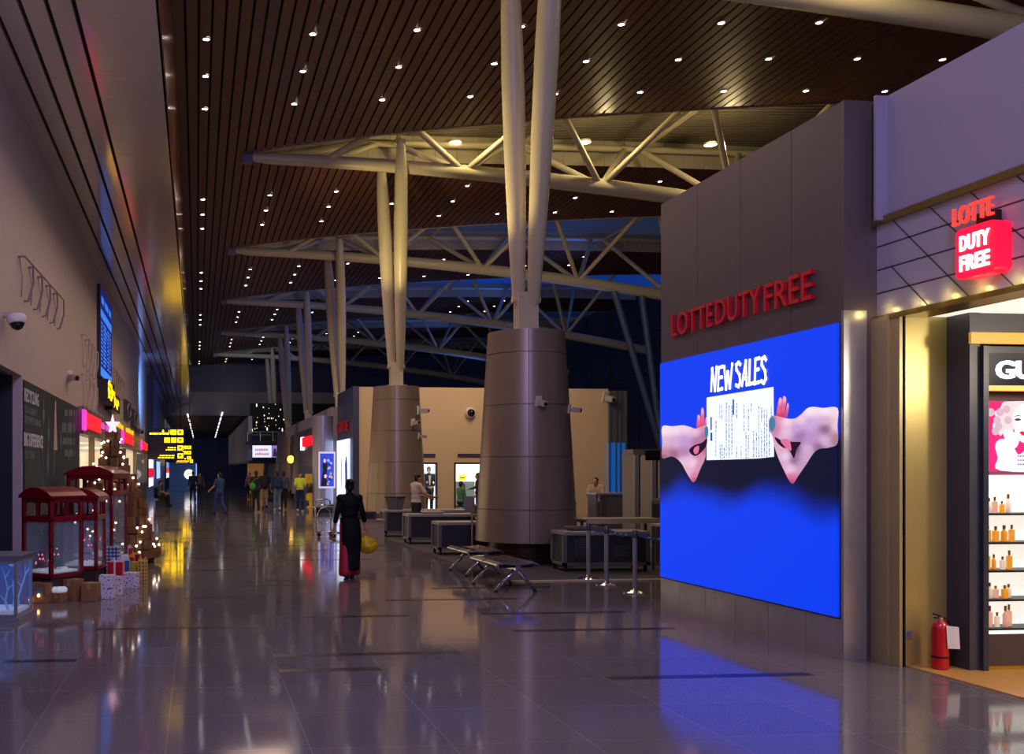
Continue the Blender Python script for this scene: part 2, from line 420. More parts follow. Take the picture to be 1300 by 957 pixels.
# shop end wall, facing the camera
YS = 8.40
b = MB(); b.box(XF+.03, 6.86, YS, YS+.1, 0, 3.2); struct(b.build('wall_shop_gold', GOLD))
b = MB(); b.box(XF+.0, XF+.03, YS-.02, YS+.02, 0, 3.19); struct(b.build('trim_13', DARK))
b = MB(); b.box(6.85, 6.95, 8.13, YS+.1, 0, 3.2); b.box(6.95, 12, YS+.03, YS+.1, 0, 3.2); b.box(6.95, 12, 8.15, YS, 2.92, 3.2); struct(b.build('wall_shop_end', mat('slate_panel', (62,64,74), rough=.35, noise=.08)))
b = MB(); b.box(XF+.25, 12, -4, YS+.1, 3.2, 3.28); struct(b.build('ceiling_shop', mat('lit_ceiling', (255,246,232), emit=.9, rough=.6)))
b = MB(); b.box(6.84, 12, 8.10, 8.13, 2.92, 3.02); struct(b.build('trim_14', mat('amber_strip', (236,178,66), rough=.35, emit=.35)))
# ------------------------------------------------------------------ beige screening block
YB = 38.0; BE = mat('beige_wall', (214,186,150), rough=.6, noise=.03, nscale=1)
dz = 2.08
d1a, d1b = on_y(530, 600, YB).x, on_y(555, 600, YB).x
d2a, d2b = on_y(576.5, 600, YB).x, on_y(612, 600, YB).x
b = MB(); xe = on_y(772, 600, YB).x
for x0, x1, z0 in ((6.3, d1a, 0), (d1a, d1b, dz), (d1b, d2a, 0), (d2a, d2b, dz), (d2b, xe, 0)): b.box(x0, x1, YB, YB+.2, z0, 5.03)
b.box(6.3, xe, YB+.2, YB+4.2, 4.9, 5.03); b.box(xe-.1, xe, YB+.2, YB+4.2, 0, 4.9)
struct(b.build('wall_back', BE))
for k, (x0, x1) in enumerate(((d1a, d1b), (d2a, d2b))):
    for bb in ((x0-.3, x1+.3, YB+2.6, YB+2.7, 0, 2.5), (x0-.4, x0-.3, YB+.2, YB+2.6, 0, 2.5), (x1+.3, x1+.4, YB+.2, YB+2.6, 0, 2.5), (x0-.3, x1+.3, YB+.2, YB+2.6, 2.5, 2.6)):
        r = MB(); r.box(*bb); struct(r.build('wall_office', mat('office_white_glow', (226,232,236), rough=.6, emit=.75)))  # room light put in as a glow of the white walls
    f = MB(); f.box(x0, x0+.06, YB-.04, YB+.12, 0, dz); f.box(x1-.06, x1, YB-.04, YB+.12, 0, dz); f.box(x0+.06, x1-.06, YB-.04, YB+.12, dz-.07, dz)
    struct(f.build('door_%d' % (k+1), mat('door_frame_brown', (58,38,34), rough=.4)))
b = MB(); b.box(6.05, 6.28, YB-.05, 42.2, 0, 5.05); struct(b.build('wall_back_side', mat('navy_cladding', (72,78,104), rough=.35, metal=.4)))
# ------------------------------------------------------------------ far end
G2 = mat('night_glass', (10,14,34), rough=.35, spec=.3, emit=.35)
b = MB(); b.box(-.5, 30, YEND, YEND+.1, 8.7, 12.8); struct(b.build('window_3', G2))
b = MB()
for x in (2.4, 6.3, 10.2, 14.1, 18, 22): b.box(x, x+.1, YEND-.08, YEND, 8.7, 12.5)
for z in (9.4, 10.3): b.box(-.5, 30, YEND-.06, YEND, z, z+.06)
struct(b.build('trim_15', mat('mullion', (40,42,58), rough=.4)))
b = MB()
for k in range(12): b.box(-3+k*2.6, -3+(k+1)*2.6-.02, YEND-.12, YEND+.1, 6.6+.00*k, 8.7)
struct(b.build('wall_end_bulkhead', mat('end_bulkhead', (150,142,146), rough=.6)))
b = MB()
for k in range(40): b.box(-3+k*.24, -3+k*.24+.17, YEND, 150, 6.6, 6.66)
b.slot(1).box(-3, 7, YEND, 150, 6.68, 6.75)
struct(b.build('ceiling_far', [mat('far_slats', (96,92,104), rough=.4), BLACK]))
b = MB(); b.box(-6, 16, 150, 150.2, 0, 7); struct(b.build('window_4', G2))
b = MB()
for k in range(12): b.box(-6+k*1.8, -5.9+k*1.8, 149.9, 150, 0, 6.6)
for z in (1.2, 2.6, 4.0, 5.2): b.box(-6, 16, 149.9, 150, z, z+.08)
struct(b.build('trim_16', mat('mullion_far', (70,72,92), rough=.4)))
b = MB(); b.box(27, 27.1, 12, 90, 0, 12.5); struct(b.build('window_5', G2))
b = MB()
for k in range(20): b.box(26.9, 27, 14+k*4, 14.12+k*4, 0, 12.3)
for z in (2.5, 5, 7.5, 10): b.box(26.9, 27, 12, 90, z, z+.1)
struct(b.build('trim_17', mat('mullion_far', (70,72,92))))
b = MB(); b.box(16.9, 27, 80, 80.2, 0, 10); struct(b.build('window_6', G2))
b = MB(); b.box(4.0, 4.3, 77, 126, 2.5, 6.0); struct(b.build('wall_gallery_cream', mat('gallery_cream', (176,162,150), rough=.5, noise=.05)))
b = MB(); b.box(4.0, 6.2, 76, 126, 2.3, 2.5); b.box(4.3, 6.2, 75.8, 77, 2.5, 4.0); struct(b.build('trim_18', mat('dark_soffit', (34,36,48), rough=.5)))  # dark underside of the gallery bulkhead
b = MB(); b.box(4.3, 12, 80, 80.2, 4.7, 7.2); struct(b.build('window_7', mat('gallery_glass', (9,9,14), rough=.5, spec=.2)))
b = MB(); b.box(4.3, 10, 84, 84.2, 0, 2.3); struct(b.build('wall_gallery_shop', mat('warm_shop_glow', (172,120,66), rough=.6, emit=.35, noise=.3, nscale=1.2)))  # warm shop light put into the wall as glow
# right-hand shops between the gallery and the screening block
b = MB(); b.box(5.8, 6.3, 42.2, 64, 4.28, 4.5)
for k in range(1): b.box(5.78, 5.8, 42.2, 64, 3.9, 4.5)
b.box(5.8, 6.3, 42.2, 46.8, 0, 4.28)
struct(b.build('wall_right_mid', mat('mid_plaster', (178,164,158), rough=.5, noise=.05)))
pk = mat('dark_planks', (74,44,36), rough=.4, noise=.25, nscale=2)
b = MB()
for k in range(22): b.box(5.76, 6.2, 47.3, 58.5, .02+k*.178, .02+k*.178+.165)
b.slot(1).box(5.8, 6.2, 47.3, 58.5, 0, 3.95)
struct(b.build('wall_right_planks', [pk, BLACK]))
# ------------------------------------------------------------------ trusses
def lowz(X): return 1.8+9.28-.012*(X-1.6)-.0036*(X-1.6)**2
def make_truss():
    t = thing('roof_truss', '', 'truss', (0, 0, 0))
    xs = [2.2+k*1.4 for k in range(18)]
    m = MB(); m.path([(1.65, 0, lowz(1.65)+.02)]+[(x, 0, lowz(x)) for x in xs], [.12]+[.17+.01*min(k, 7) for k in range(18)], n=16)
    m.build('bottom_chord', CREAM, t, smooth=True, auto=50)
    c = MB(); c.cbox((1.5, 0, lowz(1.6)+.02), .32, .14, .40); c.build('end_cap', mat('end_cap_grey', (120,120,150), rough=.4), t)
    for s_ in (-1, 1):
        m = MB(); m.path([(x, s_*max(.02, lw(x)-.35), hz(x)+(.45 if x > 4 else .12)) for x in [1.8, 2.6, 3.4]+xs[2:]], .11, n=10)
        m.build('top_chord', CREAM, t, smooth=True, auto=50)
    node = 3.8; tops = lambda x, s_: (x, s_*max(.05, lw(x)-.35), hz(x)+.42)
    while node < 24:
        for s_ in (-1, 1):
            for dx in (-1.95, 1.75):
                if node+dx < 2: continue
                m = MB(); m.tube((node, 0, lowz(node)), tops(node+dx, s_), .095, n=10); m.build('web_brace', CREAM, t, smooth=True, auto=50)
        if node > 4:
            m = MB(); p, q = tops(node-1.95, -1), tops(node-1.95, 1); m.tube(p, q, .07, n=8); m.build('cross_tie', CREAM, t, smooth=True, auto=50)
        node += 4.3
    return t
tl = ['pale steel roof truss crossing overhead above the video wall, nearest the camera',
      'brightly lit cream roof truss over the second cone column, tapered tip at left',
      'grey-lit roof truss with lens opening, second behind the lit cream truss tip',
      'dim blue-grey roof truss, third tapered tip from the front over the hall',
      'dim roof truss over the hall with only its tip and chord clear, next to last',
      'farthest dark roof truss, its thin tip against the night-glass end wall']
tr = make_truss()
for j, y in enumerate(YT):
    o = tr if j == 0 else dup(tr, (0, y, 0))
    o.location = (0, y, -.36 if j == 0 else 0); o['label'] = tl[j]; o['group'] = 'roof trusses'
# raking struts that carry the right ends of two trusses
for j, (dx, lb) in enumerate(((0, 'steep blue-lit raking strut pair beside the walk-through gates, front one'), (1.0, 'blue-lit raking strut pair seen behind the front pair near the glazing'))):
    y = YT[2+j]; t = thing('raking_strut', lb, 'strut', (21+dx, y, 0), 0, 'raking struts')
    for xt in (18.3, 19.6):
        m = MB(); m.tube((20.6+dx, y, 2.4), (xt+dx, y, lowz(xt)), .13, .15, n=12); m.build('strut_leg', mat('blue_lit_steel', (74,98,136), rough=.4), t, world=True, smooth=True, auto=50)  # blue light on the struts put into their colour
    m = MB(); m.lathe([(.5, 0), (.5, .2), (.28, .3), (.28, 2.4)], (20.6+dx, y, 0), n=16); m.build('pedestal', DARK, t, world=True, smooth=True, auto=40)
# ------------------------------------------------------------------ tree columns
XC = 6.4; YC = [18.7+12.6*k for k in range(6)]
def make_tree():
    t = thing('tree_column', '', 'column', (0, 0, 0))
    zs_ = [.42, 1.04, 2.04, 3.03, 4.02, 4.46]; r0, r1 = .98, .735
    rr = lambda z: r0+(r1-r0)*(z-.42)/4.04
    pr = []
    for i, z in enumerate(zs_):
        if 0 < i < len(zs_)-1: pr += [(rr(z), z-.012), (rr(z)-.015, z-.008), (rr(z)-.015, z+.008), (rr(z), z+.012)]
        else: pr.append((rr(z), z))
    m = MB(); m.lathe(pr, n=48)
    m.slot(1)
    for a in (math.radians(-105), math.radians(165), math.radians(30)):
        c_, s_ = math.cos(a), math.sin(a); tx, ty = -s_, c_
        v = []
        for z in (.43, 4.45):
            for q in (-.006, .006): v.append((c_*(rr(z)+.002)+tx*q, s_*(rr(z)+.002)+ty*q, z))
        m.add(v, [[0,1,3,2]])
    m.build('cone_cladding', [ALU, DARK], t, smooth=True, auto=35)
    m = MB(); m.lathe([(.72, 0), (.72, .44)], n=40, caps=False)
    for k in range(5): m.lathe([(.75, .06+k*.08), (.75, .09+k*.08)], n=40)
    m.build('base_drum', mat('bronze_drum', (70,52,34), rough=.35, metal=.6), t, smooth=True, auto=35)
    m = MB()
    for dy in (-.12, 0, .12): m.box(-.2, .2, dy-.03, dy+.03, 4.46, 5.25)
    m.tube((-.28, 0, 5.12), (.28, 0, 5.12), .07, n=12); m.box(-.3, .3, -.24, .24, 4.46, 4.52)
    m.build('pin_bracket', CREAM, t)
    for (dx, dy, zt, xb, yb) in ((-.38, -2.6, 1.8+9.80, .12, -.07), (-.72, -1.2, 1.8+9.45, -.12, .07)):
        a, b = Vector((xb, yb, 4.98)), Vector((dx, dy, zt)); pts = []; rs_ = []
        prof = [(0,.09),(.03,.125),(.2,.165),(.45,.205),(.65,.215),(.85,.19),(.97,.14),(1,.10)]
        for f, r in prof: pts.append(a.lerp(b, f)); rs_.append(r)
        m = MB(); m.path(pts, rs_, n=20); s = m.build('strut', CREAM, t, smooth=True, auto=60)
    return t
cl = ['large grey cone-based column with two tapered cream struts, nearest the camera',
      'cone-based column with V struts in front of the beige block, left of the nearest cone',
      'tapered strut column rising behind the navy side wall, third of the row from the front',
      'dim strut column behind the dark plank wall, fourth of the row',
      'dim strut column over the gallery rail, fifth of the row', 'farthest slim strut column before the dark gallery glass']
tc0 = make_tree()
for k, y in enumerate(YC):
    o = tc0 if k == 0 else dup(tc0, (XC, y, 0))
    o.location = (XC, y, 0); o['label'] = cl[k]; o['group'] = 'tree columns'
# ------------------------------------------------------------------ downlights
dm = MB(); dm.lathe([(.095, 0), (.095, -.02), (.07, -.02)], n=14, caps=False).slot(1).lathe([(.07, -.012), (.0005, -.012)], n=14, caps=False)
d0 = dm.build('downlight', [WHITE, LAMPGLOW])
rows = [21.2, 23.2, 25.3]; cols = [.2, 2.5, 4.8, 7.15, 9.45, 11.8, 14.15, 16.5, 18.8, 21.1]
first = True
bn = ['nearest bay', 'second bay', 'third bay back', 'fourth bay back', 'fifth bay back', 'last bay']
for bi in range(6):
    for r in rows:
        for ci, x in enumerate(cols):
            y = r+12.6*bi
            if y > YEND-.5: continue
            if bi > 1 and x > 19: continue
            if bi > 3 and x > 12: continue
            o = d0 if first else d0.copy()
            if not first: C.objects.link(o)
            first = False
            o.location = (x, y, hz(x)-.001)
            tag(o, 'small round white downlight in the slatted wood ceiling, '+bn[bi], 'downlight', 'downlights of the '+bn[bi])
            if bi < 4 and ci % 2 == (rows.index(r) % 2) and x < 17:
                lamp('SPOT', (x, y, hz(x)-.06), (255,232,214), 42, .07, (x, y, 0), 120, .8, 'downlight_lamp')
# flood lamps up in the first two truss openings
fd = MB(); fd.lathe([(.05, .10), (.2, .04), (.21, -.02), (.19, -.03)], n=18, caps=False).slot(1).lathe([(.19, -.025), (.001, -.05)], n=18, caps=False)
ff = None
for y, nm in ((YT[1], 'in the opening of the lit cream truss'), ):
    for px, py, w_ in ((578,180,'left'), (742,180,'middle'), (902,183,'right')):
        p = at_d(px, py, 31.2)
        o = fd.build('flood_lamp', [WHITE, mat('flood_glow', (255,236,200), emit=9)]) if ff is None else ff.copy()
        if ff is not None: C.objects.link(o)
        ff = ff or o; o.location = p
        tag(o, 'bright oval flood lamp, %s of three, hanging %s' % (w_, nm), 'lamp', 'flood lamps')
        lamp('POINT', Vector((p.x, YT[1]-.9, p.z-.45)), (255,226,160), 95, .12, name='flood')
# ------------------------------------------------------------------ video wall screen
def glow(name, rgb, e=1.0): return mat(name, rgb, rough=.6, emit=e, spec=.1)
scr = thing('video_wall_screen', 'large glowing blue screen of two hands holding up a printed sheet', 'screen', (XP-.02, 10.64, .39))
m = MB(); m.box(XP-.03, XP-.001, 8.79, 12.365, .40, 3.19)
sm_ = mat('screen_blue', (8,58,240), rough=.5, emit=1.0, spec=.1)
N, L, B = nodes_of(sm_)
tc = N.new('ShaderNodeTexCoord'); sp = N.new('ShaderNodeSeparateXYZ'); L.new(tc.outputs['Object'], sp.inputs[0])
nz = N.new('ShaderNodeTexNoise'); nz.inputs['Scale'].default_value = 1.5; nz.inputs['Detail'].default_value = 0; L.new(tc.outputs['Object'], nz.inputs['Vector'])
def math_(op, a, b, nn=None):
    n = N.new('ShaderNodeMath'); n.operation = op; n.use_clamp = False
    for i, q in enumerate((a, b)):
        if isinstance(q, (int, float)): n.inputs[i].default_value = q
        else: L.new(q, n.inputs[i])
    return n.outputs[0]
sn = math_('SINE', math_('ADD', math_('MULTIPLY', sp.outputs['Y'], 3.2), 1.2), 0)
zz = math_('ADD', sp.outputs['Z'], math_('MULTIPLY', sn, .10)); zz = math_('ADD', zz, math_('MULTIPLY', nz.outputs['Fac'], .25))
ra = N.new('ShaderNodeMapRange'); ra.interpolation_type = 'SMOOTHSTEP'; ra.inputs[1].default_value = 1.02; ra.inputs[2].default_value = 1.42; L.new(zz, ra.inputs[0])
rb = N.new('ShaderNodeMapRange'); rb.interpolation_type = 'SMOOTHSTEP'; rb.inputs[1].default_value = 1.78; rb.inputs[2].default_value = 1.66; L.new(sp.outputs['Z'], rb.inputs[0])
mk = math_('MULTIPLY', ra.outputs[0], rb.outputs[0])
mx = N.new('ShaderNodeMix'); mx.data_type = 'RGBA'; L.new(mk, mx.inputs[0]); mx.inputs[6].default_value = lin((6,62,242))+(1,); mx.inputs[7].default_value = lin((10,16,46))+(1,)
L.new(mx.outputs[2], B.inputs['Emission Color']); B.inputs['Base Color'].default_value = (.01,.01,.02,1)
dpan = m.build('display_panel', sm_, scr, world=True)
def SP(pts, lay, k=4, sm=True):
    P = [on_x(840+x/4.5565, 430+y/4.5565, XP-.03-.0015*lay) for x, y in pts]
    return smooth_loop(P, k) if sm else P
def scrpoly(name, pts, m_, lay, sm=True, k=4):
    b = MB(); b.poly(SP(pts, lay, k, sm)); return b.build(name, m_, dpan, world=True)
SK1 = mat('screen_skin', (236,176,206), rough=.6, emit=.95, noise=.2, nscale=3.0, spec=.1); SKR = glow('screen_finger_red', (232,72,112))
DKS = glow('screen_shadow', (34,14,40)); NAIL = glow('screen_nail', (62,120,150)); PAP = glow('screen_paper', (226,236,250)); INK = glow('screen_ink', (96,112,150), .9); INKD = glow('screen_ink_dark', (40,60,150))
def join_polys(name, lst, m_, lay):
    for pts in lst:
        b = MB(); b.poly(SP(pts, lay)); b.build(name, m_, dpan, world=True)
VC = bpy.data.materials.new('screen_skin_shaded'); VC.use_nodes = True; MATS['screen_skin_shaded'] = VC
N, L, B = nodes_of(VC); va = N.new('ShaderNodeVertexColor'); va.layer_name = 'shade'; L.new(va.outputs['Color'], B.inputs['Emission Color']); B.inputs['Emission Strength'].default_value = 1.0; B.inputs['Base Color'].default_value = (.02,.02,.02,1); B.inputs['Roughness'].default_value = .6; B.inputs['Specular IOR Level'].default_value = .1
def shaded(name, pts, ctrl, lay, step=.045):
    """flat picture shape on the screen whose tone is blended between control colours"""
    P = SP(pts, lay); bm = bmesh.new(); vs = [bm.verts.new(q) for q in P]
    for t_ in tessellate_polygon([P]):
        try: bm.faces.new([vs[q] for q in t_])
        except ValueError: pass
    for ax, nrm in ((1, (0,1,0)), (2, (0,0,1))):
        lo, hi = min(q[ax] for q in P), max(q[ax] for q in P); v = lo+step
        while v < hi:
            co_ = [P[0].x, 0, 0]; co_[ax] = v; bmesh.ops.bisect_plane(bm, geom=bm.verts[:]+bm.edges[:]+bm.faces[:], plane_co=co_, plane_no=nrm, dist=1e-6); v += step
    me = bpy.data.meshes.new(name); bm.to_mesh(me); bm.free(); me.materials.append(VC)
    at = me.color_attributes.new('shade', 'FLOAT_COLOR', 'POINT')
    for q, v in enumerate(me.vertices):
        xc = v.co.x*CT-v.co.y*ST; zc = v.co.x*ST+v.co.y*CT; cx = (CX+F*xc/zc-840)*4.5565; cy = (HY-F*(v.co.z-CH)/zc-430)*4.5565
        W = 0; A = [0, 0, 0]
        for (x, y, r, g, b_) in ctrl:
            w_ = 1/((x-cx)**2+(y-cy)**2+420)**1.9; W += w_
            for e, c_ in enumerate(lin((r, g, b_))): A[e] += w_*c_
        at.data[q].color = (A[0]/W, A[1]/W, A[2]/W, 1)
    o = bpy.data.objects.new(name, me); C.objects.link(o); o.parent = dpan
    for v in me.vertices: v.co = v.co-scr.location
    return o
FG = lambda x0, x1, yt, yb: [(x0, yb, 196, 40, 92), (x1, yb, 214, 60, 110), ((x0+x1)/2, (yt+yb)/2, 232, 96, 132), ((x0+x1)/2, yt, 250, 176, 190)]
for pts, yt, yb in (([(203,520),(206,455),(213,438),(222,452),(224,500),(222,540)],440,530),([(224,520),(228,420),(235,397),(244,418),(248,500),(248,540)],400,530),([(248,520),(252,470),(259,455),(263,480),(263,540)],455,530),
   ([(660,470),(676,360),(686,340),(696,352),(693,400),(686,470)],345,465),([(690,470),(701,345),(712,332),(721,350),(715,410),(708,475)],335,465),([(711,475),(724,385),(730,372),(736,390),(728,440),(720,480)],375,465)):
    shaded('pictured_finger', pts, FG(pts[0][0], pts[-1][0], yt, yb), 1)
shaded('pictured_hand', [(3,508),(60,506),(120,500),(160,508),(195,520),(225,508),(252,500),(266,510),(268,545),(262,585),(256,640),(252,690),(225,750),(187,830),(150,785),(110,715),(60,680),(3,690),(3,600)],
  [(20,525,252,228,238),(20,600,222,182,204),(20,660,200,140,160),(10,680,150,90,110),(80,518,247,218,236),(80,600,215,172,216),(70,665,160,105,135),(140,516,242,208,236),(130,590,196,154,214),(130,650,182,130,184),(130,715,236,192,222),(195,535,238,195,222),(235,515,214,146,178),(205,590,176,122,166),(250,560,180,108,150),(180,720,244,206,230),(160,770,228,180,214),(185,790,226,122,156),(187,825,190,80,110),(220,680,216,140,174),(245,640,196,104,142),(215,735,206,140,176)], 2)
shaded('pictured_hand', [(1017,400),(935,400),(885,394),(845,400),(805,438),(765,462),(710,458),(655,444),(630,452),(620,480),(622,530),(640,560),(652,620),(668,672),(700,745),(752,838),(792,790),(840,720),(880,660),(915,636),(965,630),(1017,604),(1017,500)],
  [(1010,420,247,220,233),(1010,500,236,202,216),(1010,580,176,122,142),(940,412,252,228,242),(940,475,216,176,212),(945,520,142,92,132),(940,590,214,178,214),(910,628,150,100,140),(860,410,252,228,242),(860,490,206,166,222),(860,580,186,146,204),(840,640,212,172,212),(800,462,238,204,228),(780,520,200,158,214),(800,560,160,118,170),(720,478,248,212,234),(680,468,228,152,188),(720,535,232,192,226),(660,520,206,130,166),(640,480,180,100,130),(715,680,238,206,238),(690,650,226,170,200),(770,700,140,90,140),(770,640,104,56,104),(745,755,238,196,224),(750,800,216,110,150),(752,832,180,64,100),(805,715,196,152,196),(835,690,206,166,206),(680,720,220,160,190)], 2)
join_polys('pictured_palm_shadow', [[(160,640),(190,615),(235,600),(262,575),(258,620),(225,660),(195,678),(168,664)],[(655,568),(700,590),(760,596),(806,600),(780,640),(765,690),(735,640),(700,628),(668,600)]], DKS, 3)
join_polys('pictured_inner_finger', [[(184,650),(192,628),(216,620),(212,655),(196,668)],[(688,590),(715,578),(742,596),(750,645),(728,638),(704,615)]], glow('screen_inner_pink', (214,112,148), .9), 4)
join_polys('pictured_nail', [[(250,515),(266,508),(270,540),(264,572),(250,562)],[(622,470),(640,452),(656,470),(654,515),(640,535),(624,520)]], NAIL, 6)
scrpoly('pictured_sheet', [(260,340),(647,278),(650,682),(560,692),(400,698),(260,702)], PAP, 1.5, sm=False)
b = MB(); rr_ = random.Random(5)
def ibar(x, y0, y1, wd=5):
    sl = lambda xx: -(xx-260)*.10
    return SP([(x, y0+sl(x)), (x+wd, y0+sl(x)), (x+wd, y1+sl(x)), (x, y1+sl(x))], 5, 1, False)
x = 300
for x, ya, yb in ((312,480,690),(335,390,470),(345,390,480),(336,620,700),(348,620,700),(360,640,700),(372,380,690),(388,400,700),(404,400,690),(432,390,480),(432,640,705),(458,640,710),(474,400,480),(474,500,560),(486,560,715),(500,430,560),(500,580,715),(516,400,450),(530,560,715),(546,570,715),(560,420,715),(576,430,520),(576,560,720),(592,440,720),(606,440,720),(620,560,720),(632,430,560)):
    y = ya; b = MB()
    while y < yb-6:
        l = rr_.uniform(8, 26); b.poly(ibar(x, y, min(y+l, yb), rr_.choice((3, 4, 5)))); y += l+rr_.uniform(3, 8)
    b.build('printed_line', INK, dpan, world=True)
b = MB(); b.poly(ibar(282, 455, 530, 8)); b.poly(ibar(282, 545, 592, 11)); b.poly(ibar(410, 365, 455, 9)); b.build('printed_heading', INKD, dpan, world=True)
# hand-painted heading
def brush(strokes, wd, name, m_, parent, lay):
    b = MB()
    for st in strokes:
        P = [on_x(840+x/4.5565, 430+y/4.5565, XP-.03-.0015*lay) for x, y in st]
        for i in range(len(P)-1):
            d = (P[i+1]-P[i]); n = Vector((0, -d.z, d.y)).normalized()*wd/2; e = d.normalized()*wd*.3
            c_ = P[i+1]; b.add([c_]+[c_+Vector((0, math.cos(a_)*wd/2, math.sin(a_)*wd/2)) for a_ in [q*PI/5 for q in range(10)]], [[0, 1+q, 1+(q+1) % 10] for q in range(10)])
            b.add([P[i]-n-e, P[i]+n-e, P[i+1]+n*.9+e, P[i+1]-n*.9+e], [[0,1,2,3]])
    return b.build(name, m_, parent, world=True)
brush([[(286,302),(292,172)],[(292,172),(308,300)],[(308,300),(318,164)],[(330,168),(326,296)],[(330,168),(352,160)],[(328,226),(348,222)],[(326,296),(350,288)],[(362,158),(372,290)],[(372,290),(382,190)],[(382,190),(394,284)],[(394,284),(408,146)],
  [(456,150),(444,138),(432,150),(432,178),(450,208),(454,250),(444,276),(430,268)],[(464,272),(486,128)],[(486,128),(492,266)],[(470,232),(490,226)],[(510,122),(506,262)],[(506,262),(530,256)],[(542,118),(538,258)],[(542,118),(564,112)],[(540,180),(560,176)],[(538,258),(562,250)],
  [(604,124),(594,106),(580,116),(578,150),(598,186),(602,230),(590,256),(576,244)]], .042, 'heading', glow('screen_white', (250,252,255), 1.15), dpan, 7)
# red raised letters above
lt = thing('raised_letters', 'row of dark red raised letters on the grey panel above the blue screen', 'sign', (XP-.03, 10.6, 3.49))
yy = [12.04, 10.95, 10.84, 9.98, 9.93, 9.15]
y0 = 12.04
for wd_, a, b_ in (('LOTTE', 856, 908.5), ('DUTY', 912, 969.5), ('FREE', 974, 1035)):
    p, q = on_x(a, 400, XP), on_x(b_, 400, XP)
    txt(wd_, (XP-.003, p.y, 3.485), -UY, UZ, -UX, p.y-q.y, .29, RED, lt, 'letters', depth=.04, bold=.004)
# ------------------------------------------------------------------ shop sign on fascia
sg = thing('shop_sign', 'lit red square shop sign with white letters on the triangle-panelled fascia', 'sign', (6.25, 7.6, 3.4))
p, q = on_x(1213, 300, 6.26), on_x(1264, 300, 6.26); z0, z1 = on_x(1213, 356, 6.26).z, on_x(1213, 293, 6.26).z
m = MB(); R_ = .05; cs = [(q.y, z0), (p.y, z0), (p.y, z1), (q.y, z1)]
pts = []
for (yc, zc, a0) in ((q.y+R_, z0+R_, 180), (p.y-R_, z0+R_, 270), (p.y-R_, z1-R_, 0), (q.y+R_, z1-R_, 90)):
    for i in range(5):
        a = math.radians(a0+i*22.5); pts.append((6.26, yc+R_*math.cos(a), zc+R_*math.sin(a)))
m.prism(pts, (.14, 0, 0)); m.build('red_box', mat('sign_red', (240,16,58), rough=.4, emit=.95), sg, world=True)
W_ = p.y-q.y; H_ = z1-z0
for s_, zz_ in (('DUTY', z0+H_*.54), ('FREE', z0+H_*.14)):
    txt(s_, (6.258, p.y-W_*.13, zz_), -UY, UZ, -UX, W_*.74, H_*.31, WHITEGLOW, sg, 'glowing_letters', depth=.012, bold=.03)
p2, q2 = on_x(1212.5, 285, 6.3), on_x(1263, 270, 6.3)
txt('LOTTE', (6.30, p2.y, z1+.045), -UY, UZ, -UX, p2.y-q2.y, .15, mat('neon_red', (250,70,56), emit=.9), sg, 'neon_letters', depth=.03, bold=.0)
m = MB(); m.box(6.36, 6.4, q.y+.1, p.y-.1, z0+.1, z1+.1); m.build('mounting_plate', DARK, sg, world=True)
# fascia light lip
for k in range(9):
    o = lamp('POINT', (6.33, 8.55-k*.36, 3.285), (255,226,120), .45, .02, name='fascia_lip')
# ------------------------------------------------------------------ shop showcase
YC_ = 8.42
sh = thing('perfume_showcase', 'tall lit perfume showcase at the right edge with white lettered header', 'cabinet', (7.5, YC_, 0))
X0, X1 = 7.0, 8.0
def zy(y): return 1.8-(y-596)*8.74/1250
SLATE = mat('slate_frame', (50,54,66), rough=.3, noise=.05)
m = MB(); m.box(X0-.05, X0, YC_-.33, YC_, 0, 2.9); m.box(X1, X1+.05, YC_-.33, YC_, 0, 2.9); m.box(X0, X1, YC_-.3, YC_, 2.84, 2.9); m.build('side_frame', SLATE, sh, world=True)
m = MB(); m.box(X0, X1, YC_-.31, YC_-.27, zy(488), 2.84); m.build('header', mat('header_black', (30,36,48), rough=.15), sh, world=True)
m = MB(); m.box(X0, X1, YC_-.33, YC_-.27, zy(495.5), zy(489)); m.build('amber_bar', mat('amber_bar', (255,206,104), emit=.6), sh, world=True)
txt('GUCCI', (7.075, YC_-.312, zy(480.5)), UX, UZ, -UY, .80, zy(457)-zy(480.5), mat('header_glow', (236,244,255), emit=1.5), sh, 'glowing_letters', depth=.02, bold=.03)
m = MB(); m.box(X0, X1, YC_-.05, YC_, .34, 1.72); m.build('lit_back', mat('lit_back', (255,250,240), emit=.85, noise=.05, nscale=6), sh, world=True)
SHZ = [652, 689, 725, 762, 799]
for i, y in enumerate(SHZ):
    m = MB(); m.box(X0, X1, YC_-.29, YC_-.05, zy(y)-.018, zy(y)); m.build('shelf', DARK, sh, world=True)
m = MB(); m.box(X0, X1, YC_-.30, YC_-.05, 1.72, 1.75); m.box(X0, X1, YC_-.30, YC_-.05, .335, .352); m.build('light_bar', mat('light_bar', (255,252,246), emit=1.2), sh, world=True)
m = MB(); m.box(X0, X1, YC_-.30, YC_, .05, .33); m.build('base_drawer', mat('base_drawer', (72,64,62), rough=.35), sh, world=True)
m = MB(); m.box(X0, X1, YC_-.29, YC_, 0, .05); m.build('kick_plate', mat('kick_gold', (210,160,60), rough=.3, metal=.6), sh, world=True)
m = MB(); m.box(X0, X1, YC_-.1, YC_, 1.75, zy(497)); m.build('back_panel', mat('mosaic_grey', (88,90,100), rough=.3, noise=.3, nscale=14), sh, world=True)
po = thing('portrait_poster', 'pink backlit poster of a curly blonde woman resting chin on hand', 'poster', (7.5, YC_-.29, 1.8))
def PPX(pts, lay, k=4, sm=True):
    P = [on_y(1240+x/5.035, 430+y/5.035, YC_-.29-.002*lay) for x, y in pts]
    return smooth_loop(P, k) if sm else P
